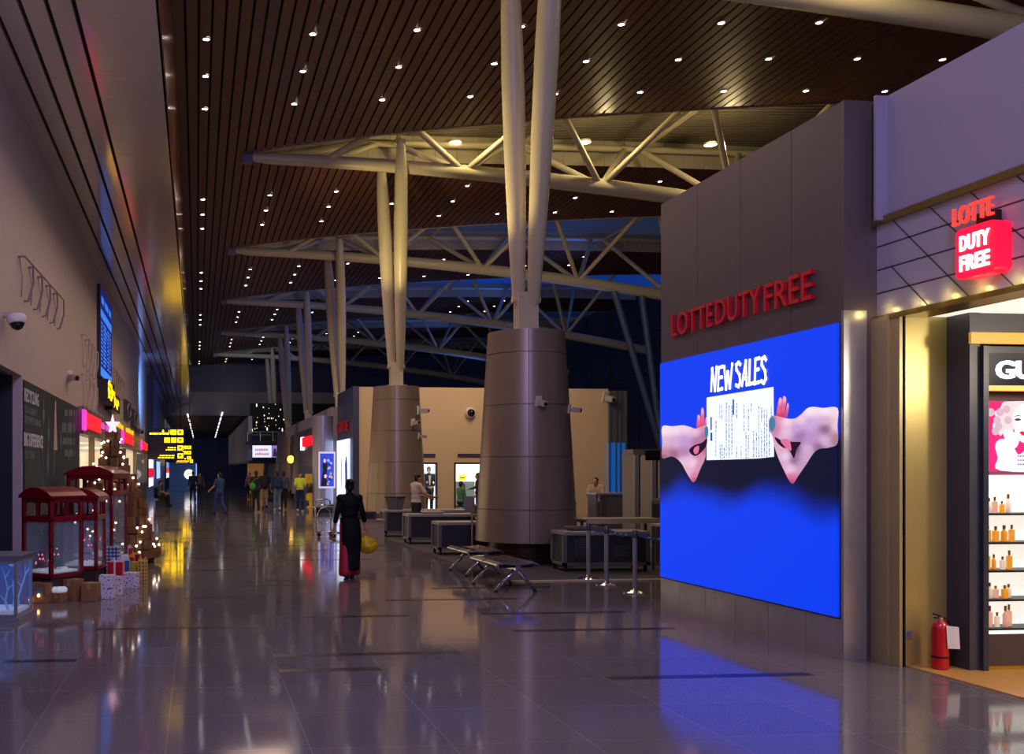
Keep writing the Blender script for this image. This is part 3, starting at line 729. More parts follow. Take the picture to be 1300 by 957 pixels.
m = MB(); pl, ph = zy(598)-.0, zy(508.5); m.box(X0+.005, X1-.005, YC_-.29, YC_-.11, pl, ph); pinkp = m.build('pink_panel', glow('poster_pink', (236,34,106), .85), po, world=True)
def ppoly(name, pts, m_, lay, sm=True):
    b = MB(); b.poly(PPX(pts, lay, 4, sm)); return b.build(name, m_, pinkp, world=True)
ppoly('pictured_shoulder', [(150,842),(135,760),(118,690),(130,655),(160,640),(200,650),(240,700),(270,740),(330,700),(420,690),(520,740),(560,842)], glow('poster_skin', (226,214,234), .85), 1)
ppoly('pictured_hair', [(100,560),(120,500),(110,470),(150,440),(170,405),(230,400),(300,398),(380,402),(440,430),(470,500),(480,590),(440,650),(420,560),(330,440),(250,470),(240,560),(215,620),(180,600),(150,620),(130,590)], glow('poster_hair', (206,190,196), .8), 2)
ppoly('pictured_face', [(238,470),(270,430),(330,410),(390,430),(415,500),(405,590),(370,650),(320,668),(275,650),(245,600),(235,530)], glow('poster_face', (236,222,236), .9), 3)
ppoly('pictured_hand', [(170,600),(200,585),(235,595),(262,620),(270,650),(255,690),(225,700),(190,660)], glow('poster_hand', (246,238,246), .9), 4)
pe = glow('poster_eye', (66,60,96), .7)
b = MB(); b.poly(PPX([(242,518),(256,508),(275,510),(284,518),(270,524),(254,524)], 5)); b.build('pictured_eye', pe, pinkp, world=True); b = MB(); b.poly(PPX([(335,512),(352,504),(372,508),(380,516),(362,522),(345,520)], 5)); b.build('pictured_eye', pe, pinkp, world=True); b = MB(); b.poly(PPX([(236,500),(262,488),(290,496),(262,494)], 5)); b.build('pictured_eyebrow', pe, pinkp, world=True)
ppoly('pictured_lips', [(274,600),(290,590),(306,594),(324,590),(336,600),(318,616),(296,618)], glow('poster_lips', (220,24,70), .9), 5)
b = MB()
for x, y in ((90,470),(130,520),(150,470),(190,450),(140,560),(200,520),(120,590)): b.poly(PPX([(x+20*math.cos(a)*1.2, y+26*math.sin(a)) for a in [k*PI/4 for k in range(8)]], 2.5))
b.build('pictured_curls', glow('poster_curl', (178,160,176), .8), pinkp, world=True)
b = MB()
for k in range(14):
    x = 262+(k % 5)*12; y = 745+(k//5)*26; b.poly(PPX([(x, y), (x+7, y), (x+7, y+10), (x, y+10)], 5, 1, False))
b.build('pictured_sequins', glow('poster_sequin', (70,110,120), .7), pinkp, world=True)
# perfume bottles
AMB = mat('amber_perfume', (236,160,44), rough=.1, emit=.35); CLR = mat('clear_perfume', (240,222,196), rough=.1, emit=.3); CAPG = mat('gold_cap', (190,150,80), rough=.25, metal=.8); ROS = mat('rose_perfume', (232,178,150), rough=.15, emit=.3)
order = ['leftmost', 'second from left', 'third from left', 'fourth from left', 'fifth from left']
shn = ['top shelf', 'second shelf', 'middle shelf', 'fourth shelf', 'bottom shelf']
rb_ = random.Random(11)
for i, y in enumerate(SHZ):
    z = zy(y)
    for k in range(5):
        kind = (k+i) % 3; mt, cn = ((AMB, 'amber'), (CLR, 'clear'), (ROS, 'pale rose'))[rb_.choice((0, 0, 1)) if i in (1, 2) else (rb_.choice((1, 2)) if i == 4 else kind)]
        hh = rb_.uniform(.10, .17) if i != 4 else rb_.uniform(.13, .2)
        t = thing('perfume_bottle', '%s perfume bottle, %s on the %s of the lit showcase' % (cn, order[k], shn[i]), 'bottle', (7.045+k*.07, YC_-.2+rb_.uniform(-.03, .03), z), rb_.uniform(-.2, .2), 'perfume bottles on the '+shn[i])
        r = rb_.uniform(.018, .027)
        b = MB()
        if kind == 1: b.lathe([(r*.8, 0), (r, .006), (r, hh*.6), (r*.4, hh*.72), (r*.35, hh*.76)], n=14)
        else: b.cbox((0, 0, hh*.36), r*2, r*1.2, hh*.72); b.tube((0, 0, hh*.72), (0, 0, hh*.78), r*.35, n=10)
        b.build('flask', mt, t, smooth=True, auto=40)
        b = MB(); b.lathe([(r*.45, hh*.76), (r*.5, hh*.8), (r*.5, hh), (r*.3, hh*1.02)], n=12); b.build('cap', CAPG, t, smooth=True, auto=40)
# extinguisher + socket
ex = thing('fire_extinguisher', 'red fire extinguisher with hanging white tag against the gold wall', 'extinguisher', (6.64, 8.22, .012))
b = MB(); b.lathe([(.06, 0), (.07, .008), (.07, .36), (.062, .40), (.04, .43), (.025, .44)], n=28); b.build('cylinder', mat('extinguisher_red', (200,22,26), rough=.25, coat=.5), ex, smooth=True, auto=40)
b = MB(); b.lathe([(.0705, .10), (.0715, .11), (.0705, .12)], n=28, caps=False); b.build('band', BLACK, ex)
b = MB(); b.lathe([(.025, .44), (.025, .465), (.015, .47)], n=12); b.build('valve', CHROME, ex)
b = MB(); b.path([(.01,0,.465),(-.03,0,.485),(-.075,-.01,.495)], .009, 8); b.path([(.01,0,.455),(-.04,0,.46),(-.065,-.01,.465)], .007, 8); b.build('lever_handle', BLACK, ex)
b = MB(); b.path([(.02,0,.455),(.07,-.01,.45),(.09,-.02,.38),(.088,-.02,.25),(.085,-.02,.14)], .010, 8); b.build('hose', BLACK, ex)
b = MB(); b.add([(-.005,-.078,.40),(.11,-.085,.385),(.118,-.09,.19),(.008,-.08,.195)], [[0,1,2,3]]); b.build('tag', WHITE, ex)
so = thing('wall_socket', 'small square steel socket low on the gold wall', 'socket', (6.52, YS-.0, .30))
p = on_y(1152.5, 805, YS)
so.location = p
b = MB(); b.box(-.035, .035, -.012, -.001, -.04, .04); b.build('cover_plate', STEEL, so)
b = MB(); b.box(-.02, .02, -.016, -.012, -.022, .022); b.build('socket_face', mat('socket_blue', (90,100,120), rough=.4), so)
# ------------------------------------------------------------------ left wall fittings
def wl_pt(px, py, X=XW): return on_x(px, py, X)
mu = thing('recycling_mural', 'dark green mural about recycling with pale chalk lettering on the left wall', 'mural', (XW, 20.5, 0))
b = MB(); b.box(XW+.001, XW+.03, 16.85, 24.35, 0, 3.30); b.build('board', mat('mural_green', (7,30,34), rough=.55, noise=.25, nscale=2), mu, world=True)
CH_ = mat('chalk', (200,200,205), rough=.7); CHD = mat('chalk_dim', (104,120,126), rough=.7); CHG = mat('chalk_green', (84,124,128), rough=.7)
def mural_txt(s, px0, px1, yt, yb, m_, bold=.02):
    p, q = wl_pt(px0, yb, XW+.032), wl_pt(px1, yb, XW+.032); t = wl_pt(px0, yt, XW+.032)
    txt(s, p, UY, UZ, UX, q.y-p.y, t.z-p.z, m_, mu, 'lettering', depth=.004, bold=bold)
mural_txt('RECYCLING', 31, 49, 492, 509, CH_); mural_txt('IS A GREAT', 31.5, 47, 515, 524, CHD); mural_txt('SOMETHING', 31, 52, 527, 537, CHD)
mural_txt('BIG DIFFERENCE', 30.5, 54.5, 548, 566, CH_, .03); mural_txt('TO THE', 31, 43, 572, 582, CHD)
b = MB(); rm = random.Random(9)
for k in range(26):                                     # drifting chalk bottles and leaves
    px = rm.uniform(52, 94); y = 3.1-.3*abs(rm.gauss(0, 1))-rm.random()*2.2; p = wl_pt(px, 560, XW+.033); yy_ = p.y; z = max(.3, y)
    h_ = rm.uniform(.12, .42); w_ = rm.uniform(.05, .14)
    b.add([(XW+.033, yy_-w_, z), (XW+.033, yy_, z-h_), (XW+.033, yy_+w_, z), (XW+.033, yy_+w_*.4, z+h_*.3), (XW+.033, yy_+w_*.3, z+h_), (XW+.033, yy_-w_*.3, z+h_), (XW+.033, yy_-w_*.4, z+h_*.3)], [[0,1,2,3,6],[3,4,5,6]])
b.build('chalk_drawings', CHG, mu, world=True)
b = MB(); p = wl_pt(70.5, 540, XW+.034)
for (w_, z0, z1) in ((.26, 1.95+.25, 2.35+.25), (.16, 2.6, 3.0), (.09, 3.0, 3.2)):
    b.add([(XW+.034, p.y-w_, z0), (XW+.034, p.y+w_, z0), (XW+.034, p.y+w_*.7, z1), (XW+.034, p.y-w_*.7, z1)], [[0,1,2,3]])
b.build('drawn_bottle', mat('chalk_cream', (186,168,160), rough=.7), mu, world=True)
b = MB()
for px0, px1, y0, y1 in ((82,95,524,530),(79,95,541,551),(80,95,560,566),(82,95,575,581)):
    for k in range(9):
        if k % 4 == 3: continue
        p, q = wl_pt(px0+(px1-px0)*k/9, y0, XW+.033), wl_pt(px0+(px1-px0)*(k+.8)/9, y1, XW+.033); b.box(XW+.033, XW+.036, p.y, q.y, q.z+.03, p.z+.08)
b.build('faded_lettering', CHD, mu, world=True)
# wall ornaments: five bent rods
def ornament(y0, dy, z0, rise, n, hgt, lb, m_, r=.019):
    t = thing('wall_ornament', lb, 'ornament', (XW, y0, z0), 0, 'bent-rod wall ornaments')
    for k in range(n):
        b = MB(); y = k*dy; z = k*rise
        b.path([(.0, y, z), (.10, y+.02, z+.02), (.16, y+dy*.5, z-.03), (.15, y+dy*.62, z-hgt*.5), (.06, y+dy*.62, z-hgt), (.0, y+dy*.62, z-hgt)], r, 8)
        b.path([(.02, y+.03, z), (.05, y+.10, z-hgt*.5), (.02, y+.18, z-hgt)], r*.45, 6); b.build('bent_rod', m_, t, smooth=True)
    return t
p, q = wl_pt(23, 330), wl_pt(75, 385)
ornament(p.y, (q.y-p.y)/5, p.z+.05, (q.z-p.z)/5, 5, .62, 'row of five bent metal rods high on the near left wall', mat('rod_grey', (156,146,152), rough=.4, metal=.5))
PALE = mat('rod_pale', (196,182,176), rough=.5)
p, q = wl_pt(103, 425), wl_pt(119, 450); ornament(p.y, (q.y-p.y)/4, p.z, (q.z-p.z)/4, 4, .75, 'pale bent-rod ornament just left of the blue display board', PALE, .02)
p, q = wl_pt(141, 468), wl_pt(154, 486); ornament(p.y, (q.y-p.y)/5, p.z, (q.z-p.z)/5, 5, .7, 'bent-rod ornament just right of the blue display board', mat('rod_brown', (176,158,144), rough=.5), .024)
p, q = wl_pt(103, 475), wl_pt(119, 496); ornament(p.y, (q.y-p.y)/3, p.z, (q.z-p.z)/3, 3, .8, 'pale bent-rod ornament lower left of the display board, above the shop fascia', PALE, .02)
# flight display board
db = thing('display_board', 'tall blue lit flight information board high on the left wall', 'display', (XW, 31, 4.5))
b = MB(); b.box(XW+.001, XW+.10, 29.1, 32.9, 4.48, 7.22); b.build('casing', mat('board_casing', (12,16,40), rough=.3), db, world=True)
b = MB(); b.box(XW+.10, XW+.104, 29.2, 32.8, 4.56, 7.14); b.build('lit_face', glow('board_blue', (22,36,120), .9), db, world=True)
b = MB(); b.box(XW+.104, XW+.108, 29.2, 32.8, 6.28, 6.52); b.box(XW+.104, XW+.108, 29.2, 32.8, 4.56, 4.82)
for r in range(11):
    z = 4.92+r*.118
    for y0, y1 in ((29.3, 29.9), (30.05, 31.2), (31.35, 31.9), (32.05, 32.6)):
        b.box(XW+.104, XW+.107, y0, y0+(y1-y0)*rm.uniform(.55, 1), z, z+.055)
for y0, y1 in ((29.4,30.2),(30.5,31.6),(31.9,32.6)): b.box(XW+.104, XW+.107, y0, y1, 6.72, 6.92)
b.build('lit_rows', glow('board_row', (60,130,235), .9), db, world=True)
# yellow lit sign box
ys_ = thing('yellow_shop_sign', 'black box sign with glowing yellow glyphs under the display board', 'sign', (XW, 31.6, 3.8))
b = MB(); b.box(XW+.001, XW+.3, 29.2, 31.6, 3.8, 4.46); b.box(XW+.001, XW+.25, 31.6, 34.4, 3.7, 4.25); b.build('box', mat('sign_black', (16,14,12), rough=.3), ys_, world=True)
def glyphs(parent, strokes, X, y0, z0, sy, sz, wd, m_, name='glyphs'):
    b = MB()
    for (a, c, d, e) in strokes:
        p, q = Vector((X, y0+a*sy, z0+c*sz)), Vector((X, y0+d*sy, z0+e*sz)); n = UX.cross((q-p).normalized())*wd/2; b.add([p-n, p+n, q+n, q-n], [[0,1,2,3]])
    return b.build(name, m_, parent, world=True)
glyphs(ys_, [(0,0,0,1),(0,1,.5,1),(.0,.55,.4,.55),(.35,.55,.5,.1),(.6,.9,1.1,.9),(.6,.5,1,.5),(.65,.1,1.1,.1),(1.1,.9,1.1,.1),(1.5,.6,2.2,.6),(1.5,.2,1.5,.8),(2.2,.7,2.2,.1)], XW+.31, 29.5, 3.9, .95, .48, .12, YELGLOW)
glyphs(ys_, [(0,.2,.6,.9),(.6,.9,1.2,.2),(.3,.5,.9,.5),(1.5,.1,1.5,.9),(1.5,.9,2,.6)], XW+.26, 32.0, 3.75, .95, .4, .11, YELGLOW)
for (pa, pb, ya, yb, lb) in ((156.5, 163, 510, 530, 'small dark framed round emblem sign on the left wall, right of the yellow sign'), (165.5, 171.5, 524, 538, 'small faint grey wall sign nearest the blue-lit end of the left wall')):
    p, q = wl_pt(pa, (ya+yb)/2), wl_pt(pb, (ya+yb)/2); z = p.z
    t = thing('wall_sign', lb, 'sign', (XW, (p.y+q.y)/2, z)); L_ = q.y-p.y
    b = MB(); b.box(.001, .12, -L_/2, L_/2, -.32, .42); b.build('plate', mat('sign_dark', (60,58,66), rough=.4), t)
    b = MB(); b.path([(.13, L_*.3*math.cos(a), .06+.26*math.sin(a)) for a in [k*PI/8 for k in range(17)]], .03, 6); b.build('ring', mat('sign_ring', (170,165,170), rough=.4), t)
# red lit signs on shop fascia
for k, (pa, pb, lb) in enumerate(((107, 126, 'glowing red shop letters on the left fascia, nearest'), (155.5, 168, 'glowing red shop letters behind the top of the box tree'), (179, 186, 'glowing red shop letters at the far end of the left fascia'))):
    p, q = wl_pt(pa, 550, XW+.13), wl_pt(pb, 550, XW+.13)
    t = thing('red_shop_sign', lb, 'sign', (XW+.13, p.y, 2.85), 0, 'red lit fascia signs')
    b = MB(); b.box(XW+.126, XW+.15, p.y, q.y, 2.8, 3.26); b.build('backing', mat('sign_maroon', (150,8,20), rough=.4, emit=.4), t, world=True)
    b = MB(); b.box(XW+.126, XW+.20, p.y-.5, p.y-.08, 2.76, 3.26); b.build('logo_block', mat('logo_magenta', (225,60,190), emit=1.2), t, world=True)
    txt('DUTY FREE', (XW+.151, p.y+.1, 2.84), UY, UZ, UX, q.y-p.y-.2, .37, REDGLOW, t, 'letters', depth=.05, bold=.02)
for (pa, pb, col, lb) in ((128.5,140,(196,80,170),'purple lit lettering strip on the left fascia beside the first red letters'), (147,170,(226,190,30),'yellow glowing streak imitating a reflection on the fascia above the second red letters')):
    p, q = wl_pt(pa, 550, XW+.13), wl_pt(pb, 550, XW+.13); z = 3.0 if col[2] > 100 else 3.29
    t = thing('fascia_lit_strip', lb, 'sign', (XW+.13, p.y, z)); b = MB(); n = 8
    for k in range(n):
        if k == 3: continue
        a = p.y+(q.y-p.y)*k/n; b.box(XW+.12, XW+.15, a, a+(q.y-p.y)/n*.75, z, z+.16+.03*(k % 2))
    b.build('lit_blocks', glow('fascia_lit_%d' % col[0], col, 1.0), t, world=True)  # yellow row imitates reflected streaks with glowing blocks
# security cameras
def dome(loc, n, lb, s=1.0, grp='security cameras'):
    t = thing('security_camera', lb, 'camera', loc, 0, grp); n = Vector(n); q = n.to_track_quat('Z', 'Y').to_matrix()
    def M(b, name, m_):
        b.v = [q @ v*s for v in b.v]; b.build(name, m_, t, smooth=True, auto=40)
    b = MB(); b.lathe([(.13, 0), (.14, .03), (.13, .10), (.11, .12)], n=20); M(b, 'housing', WHITE)
    b = MB(); b.lathe([(.10, .115), (.095, .15), (.07, .19), (.03, .21), (.001, .213)], n=20); M(b, 'dome', mat('smoked_dome', (20,20,24), rough=.08))
    return t
def bullet(loc, d, lb, s=1.0):
    t = thing('security_camera', lb, 'camera', loc, 0, 'security cameras'); q = Vector(d).to_track_quat('X', 'Z').to_matrix()
    def M(b, name, m_):
        b.v = [q @ v*s for v in b.v]; b.build(name, m_, t)
    b = MB(); b.box(0, .05, -.10, .10, -.16, .16); M(b, 'mount_plate', WHITE)
    b = MB(); b.tube((.05, 0, 0), (.16, 0, -.02), .035, n=10); b.box(.12, .42, -.08, .08, -.10, .06); M(b, 'body', mat('camera_grey', (176,172,170), rough=.4))
    b = MB(); b.tube((.42, 0, -.02), (.45, 0, -.02), .055, n=12); M(b, 'lens', BLACK)
    return t
p = on_x(5, 405, XW); t = dome((XW+.18, p.y, p.z+.05), (.15, -.2, -1), 'silver dome camera on a bracket at the left edge of the photo', 1.05)
b = MB(); b.box(-.18, .02, -.05, .05, -.02, .04); b.build('bracket', STEEL, t)
p = wl_pt(86, 478); bullet(p, (.6, -.75, -.1), 'grey box camera on the left wall above the green mural', .9)
p = on_x(172, 545, XW); bullet(p, (.6, -.75, -.2), 'small camera on the blue-lit far end of the left wall', 1.3)
p = on_y(596.5, 524, YB); dome((p.x, YB, p.z), (0, -1, -.05), 'white round dome camera centred on the beige wall between the two columns', 1.55)
def on_cone(k, px, py):
    p = on_z(px, py, 0); d = ray(px, py); c = Vector((XC, YC[k], 0)); rr = .98-.245*((CH+d.z*(YC[k]))-.42)/4.04
    a, b_, c_ = d.x**2+d.y**2, -2*(d.x*c.x+d.y*c.y), c.x**2+c.y**2-rr*rr
    disc = b_*b_-4*a*c_; kk = (-b_-math.sqrt(max(0, disc)))/(2*a)
    q = Vector((d.x*kk, d.y*kk, CH+d.z*kk)); return q, (Vector((q.x, q.y, 0))-c).normalized()
q, n = on_cone(0, 683, 509); bullet(q, (n.x*.7+.3, n.y, -.25), 'white camera on the front of the nearest cone column', .6)
q, n = on_cone(0, 722, 519); bullet(q, (n.x, n.y, -.1), 'dark-lensed camera on the right side of the nearest cone column', .55)
q, n = on_cone(1, 530, 521); bullet(q, (1, -.5, 0), 'long camera high on the right edge of the second cone column', .85)
q, n = on_cone(1, 524, 536); bullet(q, (n.x, n.y, 0), 'white box camera on the second cone column, below the long one', .7)
q, n = on_cone(1, 531, 553); bullet(q, (1, -.4, -.1), 'lowest small camera on the right edge of the second cone column', .6)
p = on_y(768, 503, YB); bullet(p, (.3, -1, -.3), 'camera at the top corner of the beige wall beside the blue panel', 1.3)
# hanging direction signs
def hang_sign(y, x0, x1, z0, rows, lb, rh=.42):
    t = thing('hanging_sign', lb, 'sign', ((x0+x1)/2, y, z0), 0, 'hanging direction signs')
    n = len(rows)
    b = MB()
    for k in range(n): b.box(x0, x1, y-.06, y+.06, z0+k*rh+.02, z0+(k+1)*rh)
    b.build('black_panel', mat('sign_panel_black', (10,10,10), rough=.35), t, world=True)
    b = MB()
    for x in (x0+.2, x1-.2): b.tube((x, y, z0+n*rh), (x, y, zs), .025, n=8)
    b.build('hanger_rod', DARK, t, world=True)
    b = MB()
    for k, (f0, lines, sq) in enumerate(rows):
        zb_ = z0+k*rh+.05; xr = x1-.06
        for s_ in range(sq):
            b.box(xr-.30, xr, y-.066, y-.06, zb_+.02, zb_+rh-.15); xr -= .37
        for ln in range(lines):
            h_ = (rh-.2)/lines*(.8 if lines == 1 else 1); zz_ = zb_+.03+ln*h_; xx = x0+(x1-x0)*f0+.1*ln
            while xx < xr-.1:
                w_ = rm.uniform(.06, .2); w_ = min(w_, xr-.04-xx); b.box(xx, xx+w_, y-.066, y-.06, zz_, zz_+h_*.5); xx += w_+.045
    b.build('yellow_lettering', YELGLOW, t, world=True)
    b = MB()
    for k, (f0, lines, sq) in enumerate(rows):
        zb_ = z0+k*rh+.05; xr = x1-.06; c = (xr-.16, zb_+(rh-.12)/2)
        b.box(c[0]-.025, c[0]+.025, y-.069, y-.066, c[1]-.11, c[1]+.11)
        b.add([(c[0]-.1, y-.068, c[1]-.02), (c[0]+.1, y-.068, c[1]-.02), (c[0], y-.068, c[1]+.12)], [[0,1,2]])
    b.build('arrow', BLACK, t, world=True)
    return t
h1 = hang_sign(56, -2.75, -.72, 2.36, [(.28,2,1),(.5,2,1),(.38,1,3),(.05,1,2)], 'stack of black and yellow direction signs hanging nearest, beside the left wall end', .445)
txt('8 - 10', (-1.95, 55.93, 2.36+3*.445+.08), UX, UZ, -UY, .55, .27, YELGLOW, h1, 'sign_number', depth=.006)
hang_sign(80, -2.6, -.42, 2.55, [(.55,1,1),(.6,2,2),(.62,2,2)], 'second stack of yellow direction signs, farther along the corridor', .42)
hang_sign(100, -2.4, -.35, 2.35, [(.15,2,1)], 'single yellow direction sign third along the corridor', .55)
hang_sign(124, -2.4, -.2, 2.0, [(.2,2,1)], 'farthest and lowest yellow direction sign in the corridor', .6)
# light boxes along the far left wall
for k, (pa, pb, za, zb_, cols_, lb) in enumerate(((188.5,194.5,.75,2.45,[(235,240,250),(226,20,60),(240,240,250)],'white and red lit poster just past the left wall end'),(198.5,203,1.15,2.4,[(170,205,245)],'plain pale blue lit poster on the far left wall'),
     (211,214.5,1.0,2.5,[(90,150,240),(226,70,60),(235,235,240)],'small tri-colour lit poster, third along the far left wall'),(218,221,1.0,2.5,[(110,160,240),(210,60,50),(200,215,240)],'farthest small lit poster on the far left wall'))):
    p, q = on_x(pa, 596, XW+.05), on_x(pb, 596, XW+.05); t = thing('lit_poster', lb, 'poster', (XW, (p.y+q.y)/2, za), 0, 'lit posters on the far left wall')
    b = MB(); b.box(XW+.001, XW+.06, p.y-.1, q.y+.1, za-.06, zb_+.06); b.build('frame', DARK, t, world=True)
    for i, cc in enumerate(cols_):
        h_ = (zb_-za)/len(cols_); b = MB(); b.box(XW+.06, XW+.065, p.y, q.y, zb_-(i+1)*h_, zb_-i*h_-.01); b.build('lit_panel', glow('lit_%d_%d' % (cc[0], cc[1]), cc, 1.1), t, world=True)
# blue counter wall with round sign
t = thing('round_sign_wall', 'low blue partition with a glowing white round sign far down the corridor', 'partition', (-.8, 86, 0))
b = MB(); b.box(-2.4, .0, 86, 86.2, 0, 2.4); b.build('blue_board', mat('dusk_blue_board', (58,92,138), rough=.4, emit=.15), t, world=True)
b = MB(); pp = on_y(240, 602, 85.95); b.tube((pp.x, 85.93, pp.z), (pp.x, 86, pp.z), .42, n=28); b.build('round_light', WHITEGLOW, t, world=True)
b = MB(); b.path([(pp.x-.15, 85.92, pp.z-.1), (pp.x, 85.92, pp.z+.12), (pp.x+.16, 85.92, pp.z-.02)], .04, 6); b.build('emblem', RED, t, world=True)
b = MB(); b.tube((-.05, 85.9, .2), (-.05, 85.9, 2.3), .04, n=8); b.build('light_tube', glow('tube_blue', (130,180,255), 1.2), t, world=True)
# strip lights on the low far ceiling
for (a, c, lb) in (((238,525),(246,557),'left line of strip lights in the low far ceiling'), ((282.5,523),(273,556),'right line of strip lights in the low far ceiling')):
    p, q = on_z(*a, 6.597), on_z(*c, 6.597); t = thing('strip_light', lb, 'light', p, 0, 'far strip lights')
    for k in range(8):
        u, v = p.lerp(q, k/8), p.lerp(q, (k+.75)/8); d = Vector((.07, 0, 0)); b = MB(); b.add([u-d, u+d, v+d, v-d], [[0,1,2,3]]); b.build('tube', glow('strip_white', (255,246,236), 1.6), t, world=True)
# ------------------------------------------------------------------ red glass booths, boxes, gifts and the box tree
BRED = mat('booth_red', (122,14,26), rough=.3, coat=.4, noise=.08)
BGL = glass('booth_glass', (170,196,206), .16)
SNOW = mat('snow_cotton', (225,230,240), rough=.8, noise=.1, nscale=20, emit=.25)
def booth(lb, px, zc, rz, W, D, H, base, cat='booth'):
    p = at_d(px, 596, zc); t = thing('red_glass_booth', lb, cat, (p.x, p.y, 0), rz, 'red glass display booths')
    b = MB(); b.box(-W/2+.03, W/2-.03, -D/2+.03, D/2-.03, 0, base); b.build('plinth', mat('plinth_brown', (58,42,32), rough=.6), t)
    f = .055
    b = MB()
    for sx in (-1, 1):
        for sy in (-1, 1): b.box(sx*W/2-(f if sx > 0 else 0), sx*W/2+(f if sx < 0 else 0), sy*D/2-(f if sy > 0 else 0), sy*D/2+(f if sy < 0 else 0), base, H-.14)
    zt = H-.42
    for z0, z1 in ((base, base+.06), (zt-.06, zt+.02), (H-.2, H-.12)):
        b.box(-W/2, W/2, -D/2, -D/2+f, z0, z1); b.box(-W/2, W/2, D/2-f, D/2, z0, z1); b.box(-W/2, -W/2+f, -D/2, D/2, z0, z1); b.box(W/2-f, W/2, -D/2, D/2, z0, z1)
    b.build('frame', BRED, t, bevel=.008)
    b = MB(); n = 8
    for i in range(n):                                   # shallow vaulted roof
        a0, a1 = -1+2*i/n, -1+2*(i+1)/n; h = lambda a: H-.12+.12*(1-a*a)
        x0, x1 = a0*(W/2+.03), a1*(W/2+.03); y0, y1 = -D/2-.03, D/2+.03; zb = H-.15
        b.add([(x0,y0,h(a0)),(x1,y0,h(a1)),(x1,y1,h(a1)),(x0,y1,h(a0)),(x0,y0,zb),(x1,y0,zb),(x1,y1,zb),(x0,y1,zb)], [[0,1,2,3],[4,5,1,0],[7,6,2,3],[4,5,6,7],[0,3,7,4],[1,2,6,5]])
    b.build('vaulted_roof', BRED, t)
    for ax, wd in ((0, W), (1, D)):
        for s_ in (-1, 1):
            b = MB()
            if ax == 0: b.box(-W/2+f, W/2-f, s_*(D/2-.03)-.004, s_*(D/2-.03)+.004, base+.06, zt-.06)
            else: b.box(s_*(W/2-.03)-.004, s_*(W/2-.03)+.004, -D/2+f, D/2-f, base+.06, zt-.06)
            b.build('glass_pane', BGL, t)
            fr = MB(); nn = 2
            L_ = wd-2*f                                    # transom light with an arched head
            for q in range(nn+1):
                u = -L_/2+L_*q/nn
                if ax == 0: fr.box(u-.014, u+.014, s_*D/2-.02*s_-.012, s_*D/2-.02*s_+.012, zt, H-.18)
                else: fr.box(s_*W/2-.02*s_-.012, s_*W/2-.02*s_+.012, u-.014, u+.014, zt, H-.18)
            for q in range(nn):
                u0 = -L_/2+L_*q/nn; w_ = L_/nn; m_ = 6
                for i in range(m_):
                    a0, a1 = PI*i/m_, PI*(i+1)/m_; c = u0+w_/2
                    P = [(c-w_/2*math.cos(a0), H-.27+.06*math.sin(a0)), (c-w_/2*math.cos(a1), H-.27+.06*math.sin(a1))]
                    v = [(P[0][0], P[0][1]), (P[1][0], P[1][1]), (P[1][0], H-.17), (P[0][0], H-.17)]
                    if ax == 0: fr.add([(x, s_*(D/2-.02), z) for x, z in v], [[0,1,2,3]])
                    else: fr.add([(s_*(W/2-.02), x, z) for x, z in v], [[0,1,2,3]])
            fr.build('transom_frame', BRED, t)
    rr = random.Random(int(px))
    b = MB(); b.box(-W/2+.06, W/2-.06, -D/2+.06, D/2-.06, base+.06, base+.09)
    for k in range(14): b.ell((rr.uniform(-.4, .4)*(W-.2), rr.uniform(-.4, .4)*(D-.2), base+.09), rr.uniform(.04, .09), rr.uniform(.04, .09), .035, 8, 6)
    b.build('snow_bed', SNOW, t, smooth=True)
    return t, p
def mini_tree(t, x, y, z, h, r, col=(40,90,62)):
    b = MB()
    for k in range(4): b.lathe([(r*(1-k*.22), z+h*(.15+k*.2)), (r*(.35-k*.08), z+h*(.36+k*.2))], (x, y, 0), n=12)
    b.tube((x, y, z), (x, y, z+h*.2), .015, n=6); fir = b.build('mini_fir', mat('mini_fir_%d' % col[0], col, rough=.8, noise=.3, nscale=30), t, smooth=False)
    b = MB(); q = random.Random(3)
    for k in range(10):
        a = q.random()*6.28; f_ = q.uniform(.2, .85); rr = r*(1-f_)*.95; b.ell((x+rr*math.cos(a), y+rr*math.sin(a), z+h*(.15+f_*.8)), .014, .014, .014, 6, 4)
    b.build('mini_bulb', mat('mini_bulb', (255,120,140), emit=1.6), fir)
A, pA = booth('low red-framed glass booth in front, with snowy figures inside', 67, 13.75, math.radians(-40), .60, .60, 1.56, .32)
b = MB(); b.ell((-.12, .05, .62), .07, .06, .2, 10, 8); b.ell((-.12, .04, .86), .055, .055, .06, 10, 8); b.cbox((-.12, .04, .93), .11, .11, .03); b.tube((-.12, .04, .94), (-.12, .04, 1.02), .04, n=10); b.build('figurine', mat('figurine', (150,170,170), rough=.5, noise=.3, nscale=12), A, smooth=True)
mini_tree(A, .14, -.08, .40, .42, .12); mini_tree(A, -.05, -.17, .40, .3, .09, (110,40,44))
b = MB(); b.lathe([(.05, 1.06), (.06, 1.09), (.03, 1.14), (.004, 1.18)], (.12, -.05, 0), n=10); b.build('hanging_bell', mat('bell_gold', (190,150,70), rough=.25, metal=.9), A, smooth=True)
B_, pB = booth('middle red glass booth squeezed between the low front one and the tall back one', 106, 14.75, math.radians(-8), .56, .56, 1.53, .32)
mini_tree(B_, .08, -.1, .40, .5, .13, (190,200,210))
C_, pC = booth('tallest red glass booth at the back, its roof before the box tree', 124, 16.2, math.radians(-14), .78, .78, 1.86, .34)
mini_tree(C_, .2, -.1, .42, .7, .18, (150,180,210))
D_, pD = booth('red booth half hidden behind the box tree, with a blue screen inside', 152, 22.6, math.radians(-10), .55, .5, 1.72, .30)
